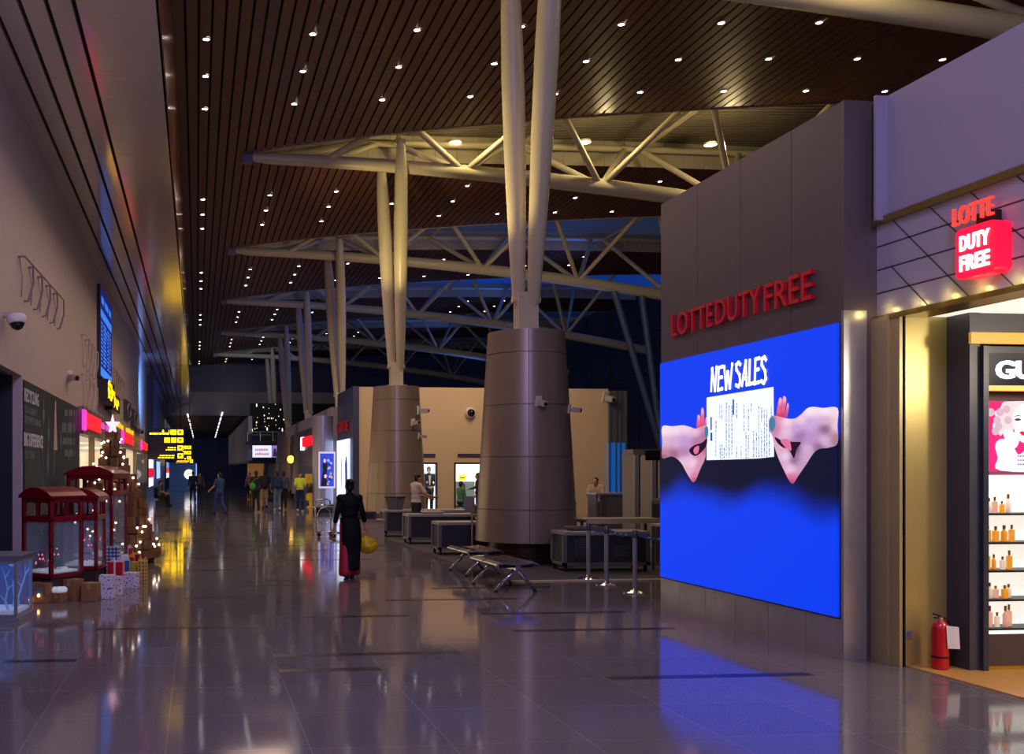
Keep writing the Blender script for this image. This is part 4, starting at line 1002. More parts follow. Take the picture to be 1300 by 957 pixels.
b = MB(); b.box(-.15, .2, -.12, -.1, 1.2, 1.6); b.build('blue_screen', glow('booth_screen', (60,120,235), .9), D_)
# silver glass case, far left
p = on_z(25, 789); t = thing('glass_case', 'low silver-framed glass case with blue-lit frosted twigs at the left edge', 'display case', (p.x-.36, p.y+.36, 0), math.radians(-6))
FR = mat('case_silver', (176,182,192), rough=.3, metal=.7)
b = MB(); b.box(-.40, .40, -.36, .36, 0, .05); b.box(-.36, .36, -.33, .33, .05, .08); b.box(-.36, .36, -.33, .33, .68, .71)
for sx in (-1, 1):
    for sy in (-1, 1): b.cbox((sx*.35, sy*.32, .38), .035, .035, .62)
b.build('frame', FR, t)
b = MB(); b.add([(-.36,-.33,.71),(.36,-.33,.71),(.42,-.36,.78),(-.42,-.36,.78),(-.36,.33,.71),(.36,.33,.71),(.42,.36,.78),(-.42,.36,.78)], [[0,1,2,3],[5,4,7,6],[1,5,6,2],[4,0,3,7],[3,2,6,7]]); b.build('flared_lid', mat('lid_grey', (120,124,138), rough=.4, noise=.2), t)
for a in ((0,-.33),(0,.33)):
    b = MB(); b.box(-.33, .33, a[1]-.004, a[1]+.004, .08, .68); b.build('glass_pane', glass('case_glass', (130,160,205), .25), t)
for s_ in (-1, 1):
    b = MB(); b.box(s_*.35-.004, s_*.35+.004, -.30, .30, .08, .68); b.build('glass_pane', glass('case_glass'), t)
q = random.Random(4)
for k in range(9):
    b = MB(); x, y = q.uniform(-.28, .28), q.uniform(-.2, .2); pts = [(x, y, .08)]
    for i in range(4): pts.append((pts[-1][0]+q.uniform(-.05, .05), pts[-1][1]+q.uniform(-.04, .04), .08+.14*(i+1)))
    b.path(pts, [.018,.015,.011,.008,.004], 6)
    for i in (1, 2, 3): b.path([pts[i], (pts[i][0]+q.uniform(-.1, .1), pts[i][1]+q.uniform(-.06, .06), pts[i][2]+.1)], [.008, .003], 5)
    b.build('frosted_twig', mat('frost_twig_glow', (120,160,220), rough=.6, emit=.35, noise=.2), t)  # blue case light put into the twigs' colour and glow
b = MB(); b.box(-.33, .33, -.28, .28, .08, .12); b.build('snow_bed', SNOW, t)
lamp('POINT', (p.x-.36, p.y+.3, .6), (110,160,255), 4, .05, name='case_light')
# a thin dark mic-like prop on the case edge is left as the lid; cardboard boxes on the floor
def cbox(lb, px, py, w_, d_, h_, rz=0.0, open_snow=False, name='cardboard_box'):
    p = on_z(px, py); t = thing(name, lb, 'box', (p.x, p.y+d_/2-.06, 0), rz, 'cardboard boxes by the booths')
    b = MB(); b.cbox((0, 0, h_/2), w_, d_, h_); b.build('carton', CARD, t, bevel=.006)
    b = MB(); b.cbox((0, 0, h_+.001), .05, d_*.98, .002); b.cbox((0, -d_/2-.001, h_-.04), .05, .002, .08); b.build('tape', mat('parcel_tape', (176,136,84), rough=.35), t)
    if open_snow:
        b = MB(); q = random.Random(2)
        for k in range(7): b.ell((q.uniform(-.3, .3)*w_, q.uniform(-.3, .3)*d_, h_+.03), .05, .05, .05, 8, 6)
        b.build('cotton_snow', SNOW, t, smooth=True)
    return t
t = cbox('wide cardboard box with a glowing fairy light, below the front booth', 45, 765, .40, .18, .27, math.radians(-20))
b = MB(); b.cbox((.03, -.095, .16), .26, .006, .13); b.build('window_cutout', mat('cutout_grey', (110,112,120), rough=.4), t)
for x, z in ((-.03,.05),(.1,.11)):
    b = MB(); b.ell((x, -.11, z), .018, .018, .022, 8, 6); b.build('fairy_light', mat('fairy_glow', (255,196,110), emit=8), t)
cbox('small cardboard box topped with white cotton, below the front booth', 75, 764, .16, .16, .13, math.radians(-30), True)
cbox('upright plain cardboard box right of the cotton-topped one', 93, 762, .20, .2, .29, math.radians(-35))
cbox('low cardboard box beside the red booth post and dotted gifts', 115, 763, .22, .2, .25, math.radians(-10))
# gifts
def dotted(name, base, dot, sc_=28):
    m = mat(name, base, rough=.5); N, L, B = nodes_of(m); tc = N.new('ShaderNodeTexCoord'); v = N.new('ShaderNodeTexVoronoi'); v.inputs['Scale'].default_value = sc_
    L.new(tc.outputs['Object'], v.inputs['Vector']); r = N.new('ShaderNodeMath'); r.operation = 'LESS_THAN'; r.inputs[1].default_value = .28; L.new(v.outputs['Distance'], r.inputs[0])
    mx = N.new('ShaderNodeMix'); mx.data_type = 'RGBA'; mx.inputs[6].default_value = lin(base)+(1,); mx.inputs[7].default_value = lin(dot)+(1,); L.new(r.outputs[0], mx.inputs[0]); L.new(mx.outputs[2], B.inputs['Base Color']); return m
def plaid(name, base, line, sc_=9):
    m = mat(name, base, rough=.5); N, L, B = nodes_of(m); tc = N.new('ShaderNodeTexCoord'); v = N.new('ShaderNodeTexBrick'); v.offset = 0; v.inputs['Scale'].default_value = sc_
    v.inputs['Color1'].default_value = lin(base)+(1,); v.inputs['Color2'].default_value = lin(base)+(1,); v.inputs['Mortar'].default_value = lin(line)+(1,); v.inputs['Mortar Size'].default_value = .10; v.inputs['Brick Width'].default_value = .5; v.inputs['Row Height'].default_value = .5
    mp = N.new('ShaderNodeMapping'); mp.inputs['Rotation'].default_value = (PI/2, 0, 0); L.new(tc.outputs['Object'], mp.inputs['Vector']); L.new(mp.outputs['Vector'], v.inputs['Vector']); L.new(v.outputs['Color'], B.inputs['Base Color']); return m
WD = dotted('gift_white_dots', (225,222,226), (30,30,50)); WP = dotted('gift_purple_dots', (228,224,230), (110,60,140), 22); RG = mat('gift_red', (196,24,40), rough=.4, noise=.15, nscale=20); RP = plaid('gift_red_plaid', (186,28,40), (70,14,20)); BL = mat('gift_blue', (30,100,160), rough=.45); YE = mat('gift_yellow', (206,190,50), rough=.45); PL = plaid('gift_blue_plaid', (190,200,225), (60,60,110)); DP = plaid('gift_dark_plaid', (120,84,56), (220,190,80)); WH = mat('gift_white', (226,226,226), rough=.5); RB = mat('ribbon_white', (235,225,220), rough=.35); RBY = mat('ribbon_gold', (225,190,90), rough=.3)
def gift(lb, px, py, zc, w_px, h_px, m_, rib=None, rz=-.15, z0=None, dep=None):
    p = at_d(px, py, zc); s_ = zc/1250; W = w_px*s_; H = h_px*s_; D = dep or W*.8; z = 0 if z0 is None else z0
    p.z = z
    t = thing('gift_box', lb, 'gift', (p.x, p.y+D/2, z), rz, 'wrapped gifts by the box tree')
    b = MB(); b.cbox((0, 0, H/2), W, D, H); b.build('wrapped_box', m_, t, bevel=.006)
    if rib:
        b = MB(); b.cbox((0, 0, H/2), .03, D+.006, H+.006); b.cbox((0, 0, H/2), W+.006, .03, H+.006)
        for s in (-1, 1): b.path([(0, 0, H), (s*.05, 0, H+.05), (s*.08, 0, H+.02), (0, 0, H)], .012, 6)
        b.build('ribbon', rib, t)
    return t, H
gift('tall white gift with dark dots, front left of the gift pile', 135.5, 760, 13.7, 19, 30, WD, None, -.1)
gift('short white dotted gift right of the tall dotted one', 150, 760, 14.1, 10, 24, WD, None, -.3)
gift('red gift with white ribbon behind the white dotted gifts', 147, 753, 14.85, 19, 34, RG, RB, -.2)
gift('white gift with purple dots, right of the red ribboned one', 166.5, 748, 14.9, 17, 20, WP, None, -.35)
_, h = gift('blue gift behind the purple-dotted one', 157.5, 741, 15.55, 14, 29, BL, RB, -.2)
gift('small white gift on top of the blue gift', 158, 712, 15.6, 10, 7, WH, None, .1, h)
gift('pale blue plaid gift standing tall behind the red ribboned one', 143.5, 742, 15.4, 16, 48, PL, None, -.1)
_, h = gift('bright red gift on its side under the box tree, left', 163, 733, 16.6, 15, 24, RG, RBY, -.2)
gift('red plaid gift at the foot of the box tree', 171, 731, 16.8, 14, 26, RP, RBY, -.2)
gift('top red gift balanced above the other red one', 161, 709, 16.7, 12, 11, mat('gift_crimson', (170,16,34), rough=.35), RB, .2, h)
gift('yellow gift between the purple-dotted and plaid ones', 172.5, 740, 15.9, 13, 24, YE, None, -.3)
gift('dark plaid gift at the right end of the gift pile', 181, 741, 15.75, 11, 27, DP, RBY, -.35)
# tree built of cardboard boxes
zt_ = 19.2; p = at_d(143, 596, zt_); tr_ = thing('box_tree', 'tall conical tree built of cardboard boxes with fairy lights and a star', 'tree', (p.x, p.y, 0))
layers = 15; top = 2.46; bx = []
for i in range(layers):
    f_ = i/(layers-1); r = .80*(1-f_)**.92+.04; z = .10+f_*(top-.2); n = max(3, int(2*PI*r/.185)); hh = .165
    for k in range(n):
        a = 2*PI*(k+.5*(i % 2))/n; bx.append((r, a, z, hh))
cam_a = math.atan2(-p.y, -p.x)
bx.sort(key=lambda q: math.cos(q[1]-cam_a)*q[0], reverse=True)
qq = random.Random(8); rest = MB()
for i, (r, a, z, hh) in enumerate(bx):
    b = MB() if i < 100 else rest
    r += qq.uniform(-.04, .03); b.cbox((r*math.cos(a), r*math.sin(a), z+hh/2+qq.uniform(-.02, .02)), .15, .15*qq.uniform(.8, 1.1), hh*qq.uniform(.85, 1.05), a+qq.uniform(-.4, .4))
    if i < 100: b.build('cardboard_box', CARDT, tr_)
o = rest.build('cardboard_box_rest', CARDT, tr_); o['kind'] = 'stuff'
b = MB(); b.lathe([(.80, 0), (.82, .1), (.62, .7), (.3, 1.7), (.04, 2.4)], n=20); b.build('inner_core', mat('core_brown', (64,44,28), rough=.8), tr_)
BULB = mat('bulb_glow', (255,238,214), emit=7)
for i in range(70):
    f_ = qq.random()**1.25*.97; r = .80*(1-f_)**.92+.14; a = cam_a+qq.uniform(-1.5, 1.5); z = .2+f_*(top-.15)
    b = MB(); b.ell((r*math.cos(a), r*math.sin(a), z), .021, .021, .021, 6, 5); b.build('fairy_light', BULB, tr_)
b = MB(); P = []
for k in range(10): R_ = .15 if k % 2 == 0 else .06; a = PI/2+k*PI/5; P.append((R_*math.cos(a), -.02, 2.66+R_*1.5*math.sin(a)))
b.prism(P, (0, .04, 0)); b.build('star', mat('star_glow', (255,200,220), emit=1.4), tr_)
b = MB(); b.tube((0, 0, 2.38), (0, 0, 2.6), .015, n=8); b.build('star_stem', DARK, tr_)
# ------------------------------------------------------------------ screening area furniture
TT = mat('table_top_grey', (168,164,160), rough=.35, metal=.3, noise=.06); TB = mat('table_body_dark', (44,44,50), rough=.5, noise=.1); TF = mat('table_frame_grey', (118,116,120), rough=.4, metal=.4)
def roller_table(lb, x0, x1, y0, y1, z, grp='screening tables', dark=True, perf=False):
    cx, cy = (x0+x1)/2, (y0+y1)/2; t = thing('screening_table', lb, 'table', (cx, cy, 0), 0, grp); W, D = x1-x0, y1-y0
    b = MB(); b.box(-W/2, W/2, -D/2, D/2, z-.07, z); b.build('table_top', TT, t, bevel=.012)
    b = MB(); b.box(-W/2+.03, W/2-.03, -D/2+.03, D/2-.03, .14, z-.07); cpn = b.build('cabinet_panel', TB, t)
    b = MB()
    for sx in (-1, 1):
        for sy in (-1, 1): b.cbox((sx*(W/2-.035), sy*(D/2-.035), (z-.07+.12)/2), .07, .07, z-.07-.12)
    b.box(-W/2, W/2, -D/2, -D/2+.03, .12, .17); b.box(-W/2, -W/2+.03, -D/2, D/2, .12, .17); b.build('frame', TF, t)
    for sx in (-1, 1):
        for sy in (-1, 1):
            b = MB(); x, y = sx*(W/2-.06), sy*(D/2-.06); b.tube((x-.015, y, .05), (x+.015, y, .05), .05, n=12); b.box(x-.02, x+.02, y-.02, y+.02, .05, .12); b.build('castor', BLACK, t)
    if perf:
        b = MB()
        for (px0, nz_) in ((-W*.36, 8), (W*.1, 5)):
            for i in range(8):
                for k in range(nz_): b.box(px0+i*.035, px0+i*.035+.014, -D/2+.027, -D/2+.029, .28+k*.04, .294+k*.04)
        b.build('vent_panel', mat('vent_grey', (130,128,126), rough=.5), cpn)
    return t
roller_table('nearest dark screening table with vent holes, behind the strap posts', 6.37, 7.95, 16.65, 17.28, .715, perf=True)
roller_table('dark screening table on castors left of the nearest cone column', 5.03, 7.0, 20.2, 20.85, .70)
roller_table('second dark screening table back, below the man in white shirt', 5.04, 8.2, 23.2, 23.9, .73)
roller_table('farthest dark screening table, left end behind the white-shirted man', 4.94, 8.6, 25.7, 26.4, .73)
# grey tray blocks lying on tables
TRAY = mat('tray_grey', (112,104,106), rough=.45)
def tray(lb, x, y, z, w_=.6, d_=.42, h_=.13, n=1, m_=TRAY, rz=0):
    for k in range(n):
        t = thing('tray', lb if n == 1 else lb+', '+('bottom one' if k == 0 else 'middle one' if k == 1 and n > 2 else 'top one'), 'tray', (x, y, z+k*h_*1.02), rz, 'screening trays')
        b = MB(); b.add([(-w_/2*.85,-d_/2*.85,0),(w_/2*.85,-d_/2*.85,0),(w_/2*.85,d_/2*.85,0),(-w_/2*.85,d_/2*.85,0),(-w_/2,-d_/2,h_),(w_/2,-d_/2,h_),(w_/2,d_/2,h_),(-w_/2,d_/2,h_)], [[3,2,1,0],[0,1,5,4],[1,2,6,5],[2,3,7,6],[3,0,4,7]]); b.box(-w_/2*.85, w_/2*.85, -d_/2*.85, d_/2*.85, 0, .01); b.build('tub', m_, t)
        b = MB(); b.path([(-w_/2,-d_/2,h_),(w_/2,-d_/2,h_),(w_/2,d_/2,h_),(-w_/2,d_/2,h_),(-w_/2,-d_/2,h_)], .012, 6); b.build('rim', m_, t)
tray('flat grey tray lying on the vented screening table', 6.85, 16.95, .715, .55, .36, .06)
tray('grey tray on the table under the white-shirted man, right end', 6.9, 23.5, .73, .5, .36, .1, 2)
tray('pale tray on the table left of the cone column', 6.2, 20.5, .70, .5, .36, .06, 1, mat('tray_pale', (200,190,176), rough=.45))
tray('pale tray on the second table back, near its left end', 5.7, 23.5, .73, .5, .36, .05, 1, mat('tray_pale', (200,190,176), rough=.45))
# tall grey bin-like block and monitor on the low beige counter
t = thing('beige_counter', 'low beige counter box to the right of the woman in black', 'counter', (4.1, 23.1, 0))
b = MB(); b.box(-.29, .29, -.25, .25, 0, .59); b.build('body', mat('counter_beige', (170,152,126), rough=.5, noise=.06), t, bevel=.01)
b = MB(); b.box(-.31, .31, -.27, .27, .59, .62); b.build('counter_top', mat('counter_top', (150,140,126), rough=.4), t)
t = thing('monitor_box', 'dark flat box standing on the low beige counter', 'box', (3.98, 23.05, .62))
b = MB(); b.box(-.24, .24, -.1, .1, .0, .19); b.build('shell', mat('box_dark', (66,58,62), rough=.5), t, bevel=.01); b = MB(); b.box(-.18, .18, -.105, -.1, .04, .15); b.build('front_panel', DARK, t)
t = thing('waste_bin', 'tapered grey bin standing on the far table behind the man', 'bin', (5.3, 26.05, .73))
b = MB(); b.lathe([(.20, 0), (.27, .32), (.28, .33)], n=4); b.build('bin_body', mat('bin_grey', (92,92,100), rough=.5), t); b = MB(); b.lathe([(.29, .32), (.29, .345), (.2, .345)], n=4); b.build('lid_rim', DARK, t)
# conveyor roller table and scanner
t = thing('roller_conveyor', 'pale roller conveyor running right behind the strap posts', 'conveyor', (8.15, 18.5, 0))
b = MB(); b.box(-.72, .85, -.3, -.26, .76, .86); b.box(-.72, .85, .26, .3, .76, .86); b.build('side_rail', mat('conveyor_cream', (206,190,150), rough=.4), t)
for k in range(26):
    b = MB(); b.tube((-.69+k*.06, -.26, .83), (-.69+k*.06, .26, .83), .022, n=8); b.build('roller', mat('roller_pale', (220,204,166), rough=.3, metal=.2), t)
for x in (-.6, .7):
    for y in (-.25, .25):
        b = MB(); b.box(x-.025, x+.025, y-.025, y+.025, 0, .78); b.build('leg', TF, t)
t = thing('bag_scanner', 'dark baggage scanner at the end of the pale roller conveyor', 'scanner', (9.55, 18.5, 0))
b = MB(); b.box(-.5, .6, -.42, .42, .3, 1.22); b.build('housing', mat('scanner_dark', (36,36,42), rough=.4), t, bevel=.03)
b = MB(); b.box(-.53, -.5, -.3, .3, .8, 1.12); b.build('rubber_curtain', BLACK, t); b = MB(); b.box(-.45, .55, -.36, .36, 0, .3); b.build('base', TB, t)
t = thing('inspection_table', 'pale topped slim table at the far right beside the blue screen wall edge', 'table', (8.35, 16.6, 0))
b = MB(); b.box(-.32, .7, -.25, .25, .80, .84); b.build('table_top', mat('tray_pale', (200,190,176)), t)
for x in (-.27, .65):
    for y in (-.2, .2):
        b = MB(); b.tube((x, y, 0), (x, y, .8), .022, n=8); b.build('leg', TF, t)
b = MB(); b.box(.05, .6, -.22, .22, .35, .6); b.build('under_shelf', TB, t)
# officer desk with screens
t = thing('officer_desk', 'grey standing desk in front of the woman officer', 'desk', (11.02, 25.6, 0))
b = MB(); b.box(-.45, .55, -.3, .3, 1.13, 1.18); b.build('desk_top', TT, t)
b = MB(); b.box(-.1, .52, -.28, .28, 0, 1.13); b.build('cabinet', mat('desk_grey', (96,94,96), rough=.5), t)
b = MB(); b.box(-.43, -.38, -.28, .28, 0, 1.13); b.build('side_panel', mat('desk_grey', (96,94,96)), t)
for k, (x, lb) in enumerate(((9.72, 'left lit monitor at the officers workstation behind the cone column'), (10.16, 'right lit monitor at the officers workstation behind the cone column'))):
    t = thing('monitor', lb, 'monitor', (x, 26.5, 1.0), 0, 'workstation monitors'); o_ = MB()
    b = MB(); b.box(-.2, .2, -.02, .02, -.02, .34); b.build('bezel', BLACK, t); b = MB(); b.box(-.185, .185, -.024, -.02, .0, .16); b.build('lit_screen', glow('monitor_lit', (190,215,255), 1.1), t); b = MB(); b.box(-.185, .185, -.024, -.02, .17, .33); b.build('blue_strip', mat('monitor_blue', (20,40,70), rough=.3), t)
    b = MB(); b.box(-.03, .03, -.01, .03, -.10, -.02); b.build('stand', BLACK, t)
t = thing('workstation_table', 'low dark workstation table carrying two monitors', 'table', (9.92, 26.55, 0))
b = MB(); b.box(-.5, .5, -.3, .3, .84, .895); b.build('table_top', TB, t); b = MB(); b.box(-.48, .48, -.28, .28, 0, .84); b.build('pedestal', mat('pedestal_dark', (30,32,40), rough=.5, noise=.3, nscale=20), t)
t = thing('wood_screen_panel', 'brown wooden panel standing behind the lit monitors', 'panel', (9.95, 27.5, 0))
b = MB(); b.box(-.3, .4, -.02, .02, .2, 1.52); b.build('board', mat('panel_brown', (112,74,56), rough=.4, noise=.15), t)
b = MB(); b.box(-.3, -.25, -.2, .2, 0, .2); b.box(.35, .4, -.2, .2, 0, .2); b.build('foot', DARK, t)
# walk-through gate
def gate(lb, x, y, W=.82, H=2.24, D=.6):
    t = thing('walk_through_gate', lb, 'gate', (x, y, 0), 0, 'walk-through metal detectors')
    gm = mat('gate_grey', (150,142,134), rough=.4); ge = mat('gate_edge', (190,186,190), rough=.3, metal=.3)
    for s_ in (-1, 1):
        b = MB(); b.box(s_*W/2-.045, s_*W/2+.045, -D/2, D/2, 0, H-.12); b.build('side_panel', gm, t, bevel=.02)
        b = MB(); b.box(s_*W/2-.05, s_*W/2+.05, -D/2-.03, -D/2+.0, 0, H-.12); b.build('edge_strip', ge, t)
    b = MB(); b.box(-W/2-.045, W/2+.045, -D/2+.05, D/2-.05, H-.12, H); b.build('crossbar', gm, t)
    b = MB(); b.box(-.18, .18, -D/2+.01, -D/2+.05, H-.24, H-.02); b.build('control_box', DARK, t)
    return t
gate('front walk-through metal detector gate of grey panels', 9.88, 20.8)
gate('second walk-through metal detector gate, just behind the first', 10.9, 22.1)
# sign pole
t = thing('pole_sign', 'slim steel pole with a small tilted grey notice board by the tables', 'sign', (5.62, 19.75, 0))
b = MB(); b.lathe([(.15, 0), (.15, .015), (.03, .03)], n=20); b.build('base', STEEL, t); b = MB(); b.tube((0, 0, .02), (0, 0, 1.12), .02, n=10); b.build('pole', STEEL, t)
b = MB(); b.add([(-.19,-.1,.92),(.06,-.02,.92),(.06,.06,1.25),(-.19,-.02,1.25)], [[0,1,2,3]]); b.build('notice_board', mat('notice_grey', (140,134,130), rough=.4), t)
# strap posts
posts = [on_z(747, 735), on_z(770, 742.5), on_z(806, 752.5)]
PN = ['left strap post of the three, farthest from the camera', 'middle steel strap post with blue webbing', 'right strap post of the three, nearest the camera']
def post(p, lb):
    t = thing('strap_post', lb, 'barrier post', p, 0, 'steel strap posts')
    b = MB(); b.lathe([(.17, 0), (.17, .012), (.12, .03), (.05, .042), (.032, .06)], n=28); b.build('base', CHROME, t, smooth=True, auto=40)
    b = MB(); b.lathe([(.032, .04), (.032, .86)], n=18); b.build('pole', STEEL, t, smooth=True, auto=40)
    b = MB(); b.lathe([(.036, .80), (.042, .82), (.042, .90), (.03, .915), (.001, .917)], n=18); b.build('belt_head', mat('belt_head', (88,86,92), rough=.4, metal=.5), t, smooth=True, auto=40)
    return t
P_ = [post(p, l) for p, l in zip(posts, PN)]
BLT = mat('belt_blue', (22,66,128), rough=.6); BLW = mat('belt_mark', (190,205,225), rough=.6)
ends = posts+[on_z(880, 768)]
for k, lb in enumerate(('blue strap between the left and middle posts', 'blue strap between the middle and right posts', 'blue strap running from the right post behind the screen wall')):
    a, c = ends[k]+Vector((0,0,.86)), ends[k+1]+Vector((0,0,.86)); d = (c-a).normalized(); a, c = a+d*.05, c-d*.05
    if k == 2: c = a+d*1.1
    t = thing('barrier_strap', lb, 'strap', ((a+c)/2-Vector((0,0,.86)))+Vector((0,0,.86)), 0, 'blue barrier straps'); n = Vector((-d.y, d.x, 0))
    b = MB(); N_ = 8
    for i in range(N_):
        u, v = a.lerp(c, i/N_), a.lerp(c, (i+1)/N_); su, sv = .04*math.sin(PI*i/N_), .04*math.sin(PI*(i+1)/N_)
        b.add([u+Vector((0,0,-.025-su)), v+Vector((0,0,-.025-sv)), v+Vector((0,0,.025-sv)), u+Vector((0,0,.025-su))], [[0,1,2,3]])
    b.build('webbing', BLT, t, world=True)
    b = MB()
    for i in range(3):
        f_ = .25+.22*i; u = a.lerp(c, f_)-n*.004*(1 if n.y > 0 else -1)+Vector((0,0,-.03)); v = u+d*.08; b.add([u+Vector((0,0,-.006)), v+Vector((0,0,-.006)), v+Vector((0,0,.006)), u+Vector((0,0,.006))], [[0,1,2,3]])
    b.build('webbing_mark', BLW, t, world=True)
# two perforated-steel benches seen end on
def bench(lb, px, py, L_=2.0, rz=0.0):
    t = thing('steel_bench', lb, 'bench', (px, py, 0), rz, 'backless steel benches'); W = .64
    n = 2
    for k in range(n):
        b = MB(); y0, y1 = .02+k*L_/n, .02+(k+1)*L_/n-.04; m_ = 10; rows_ = []
        for i in range(m_+1):
            u = -W/2+W*i/m_; z = .44+.035*math.cos(u/W*PI*1.6)*-.5+(.035 if i in (0, m_) else 0)*-1; rows_.append((u, z))
        for i in range(m_):
            (u0, z0), (u1, z1) = rows_[i], rows_[i+1]
            b.add([(u0,y0,z0),(u1,y0,z1),(u1,y1,z1),(u0,y1,z0),(u0,y0,z0-.02),(u1,y0,z1-.02),(u1,y1,z1-.02),(u0,y1,z0-.02)], [[0,1,2,3],[7,6,5,4],[0,4,5,1],[3,2,6,7],[0,3,7,4],[1,5,6,2]])
        b.slot(1)
        for i in range(7):
            for j in range(6): b.tube((-W*.36+i*W*.12, y0+.08+j*.09, .441), (-W*.36+i*W*.12, y0+.08+j*.09, .4445), .014, n=6)
        b.build('seat', [CHROME, BLACK], t)
    b = MB(); b.box(-.04, .04, .0, L_, .33, .40); b.build('beam', CHROME, t)
    for y in (.12, L_-.15):
        b = MB(); b.box(-.26, .26, y-.03, y+.03, .36, .41); b.build('seat_bracket', mat('bracket_dark', (40,40,46), rough=.35, metal=.5), t)
        for s_ in (-1, 1):
            b = MB(); b.path([(0, y, .34), (s_*.12, y, .22), (s_*.30, y, .03)], [.035,.03,.022], 8); b.build('leg', CHROME, t, smooth=True)
            b = MB(); b.lathe([(.03, 0), (.03, .012), (.015, .03)], (s_*.30, y, 0), n=10); b.build('foot', BLACK, t)
    return t
bench('nearer backless steel bench seen end-on before the cone column', 4.66, 13.95, 1.3, math.radians(2))
bench('farther backless steel bench just left of the nearest cone column base', 4.82, 16.1, 1.2, math.radians(2))
# luggage trolley behind the woman
p = on_z(424, 682); t = thing('luggage_trolley', 'wire luggage trolley half hidden behind the woman in black', 'trolley', p, math.radians(30))
b = MB(); b.path([(-.25,-.3,.12),(.25,-.3,.12),(.25,.45,.12),(-.25,.45,.12),(-.25,-.3,.12)], .018, 8); b.path([(-.25,.45,.12),(-.25,.5,.95),(-.15,.52,1.0),(.15,.52,1.0),(.25,.5,.95),(.25,.45,.12)], .018, 8); b.build('frame', CHROME, t, smooth=True)
b = MB(); b.path([(-.3,.52+.0,.78),(-.1,.3,.86),(.2,.28,.84)], .02, 8); b.path([(.22*math.cos(a)-.1, .30, .56+.22*math.sin(a)) for a in [k*PI/8 for k in range(17)]], .014, 6); b.build('basket', CHROME, t, smooth=True)
for x, y in ((-.2,-.25),(.2,-.25),(-.2,.4),(.2,.4)):
    b = MB(); b.tube((x-.02, y, .06), (x+.02, y, .06), .06, n=14); b.build('wheel', BLACK, t)
# plaques over the office doors
for k, (a, c, lb) in enumerate(((534, 552.5, 'dark blue plaque over the left office door'), (581, 612, 'dark blue plaque over the right office door'))):
    p, q = on_y(a, 580, YB), on_y(c, 576, YB); t = thing('door_plaque', lb, 'sign', ((p.x+q.x)/2, YB, p.z), 0, 'plaques over office doors')
    b = MB(); b.box(p.x, q.x, YB-.04, YB, p.z, q.z); b.build('plate', mat('plaque_navy', (44,36,72), rough=.4), t, world=True); b = MB(); b.box(p.x+.04, q.x-.04, YB-.045, YB-.04, p.z+.04, p.z+.055); b.build('rule_line', mat('plaque_line', (120,110,150)), t, world=True)
# office furniture
t = thing('office_notice', 'yellow lit notice on the cabinet inside the right office doorway', 'sign', (on_y(587, 604, 40.4).x, 40.4, 1.35)); b = MB(); b.box(-.16, .16, -.01, .01, .0, .24); b.build('yellow_card', glow('notice_yellow', (226,220,40), .9), t); b = MB(); b.box(-.1, .1, -.013, -.01, .08, .12); b.build('printed_mark', BLACK, t)
t = thing('office_cabinet', 'grey office cabinet inside the right doorway', 'cabinet', (on_y(587, 604, 40.4).x, 40.3, 0)); b = MB(); b.box(-.45, .45, -.2, .05, 0, 1.3); b.build('carcass', mat('cabinet_grey', (128,136,132), rough=.5), t); b = MB(); b.box(-.02, .02, -.215, -.2, .3, 1.2); b.build('door_gap', DARK, t)
# blue panel at the right end of the beige wall
p, q = on_y(773, 560, YB-.1), on_y(795, 560, YB-.1); t = thing('blue_screen_panel', 'tall blue panel with grey frame at the right end of the beige wall', 'panel', ((p.x+q.x)/2, YB-.1, 0))
b = MB(); b.box(p.x, q.x, YB-.12, YB-.02, 0, on_y(780, 562, YB).z); b.build('blue_panel', mat('bright_blue_panel', (16,96,190), rough=.4, emit=.5), t, world=True)
b = MB(); b.box(p.x, q.x, YB-.1, YB-.02, on_y(780, 562, YB).z, 4.95); b.build('grey_panel', mat('panel_slate', (86,96,120), rough=.4), t, world=True)
b = MB(); w_ = q.x-p.x
for f_ in (0, .36, .62, .93): b.box(p.x+w_*f_, p.x+w_*f_+.06, YB-.16, YB-.1, 0 if f_ else 0, 4.95)
b.build('upright', mat('upright_olive', (92,88,70), rough=.5), t, world=True)
# drum kiosk with lit advertising screen
t = thing('drum_column', 'smooth silver-grey drum column carrying a lit advertising screen', 'column', (5.28, 41.2, 0))
b = MB(); b.lathe([(.44, .22), (.44, 2.4), (.435, 2.4), (.435, 2.41), (.44, 2.41), (.44, 4.05), (.40, 4.07)], n=36); b.build('cladding', mat('drum_silver', (158,158,182), rough=.3, metal=.5), t, smooth=True, auto=35)
b = MB(); b.lathe([(.41, 0), (.41, .22)], n=32); b.build('base_ring', BLACK, t)
c0 = at_d(415.5, 602, 41.2-.3); t = thing('advertising_screen', 'upright lit advertising screen showing two figures in blue, on the drum column', 'screen', (c0.x, 40.70, 1.05))
b = MB(); b.box(-.35, .35, -.04, .06, -.03, 1.5); b.build('white_frame', mat('screen_frame', (220,205,230), rough=.4, emit=.5), t, bevel=.02)
b = MB(); b.box(-.29, .29, -.045, -.04, .05, 1.42); m_ = glow('ad_blue', (50,70,190), .8); b.build('lit_picture', m_, t)
def flat(t, name, pts, y, m_):
    b = MB(); b.poly([(x, y, z) for x, z in pts]); return b.build(name, m_, t)
flat(t, 'pictured_figure', [(-.26,.06),(-.2,.5),(-.16,.75),(-.2,.9),(-.14,1.05),(-.16,1.18),(-.08,1.26),(-.02,1.18),(-.03,1.05),(.02,.95),(-.02,.6),(.0,.06)], -.047, mat('ad_dark', (14,16,40), rough=.6))
flat(t, 'pictured_face', [(-.14,1.06),(-.15,1.16),(-.09,1.22),(-.04,1.16),(-.05,1.07),(-.09,1.02)], -.049, glow('ad_face', (220,180,190), .8))
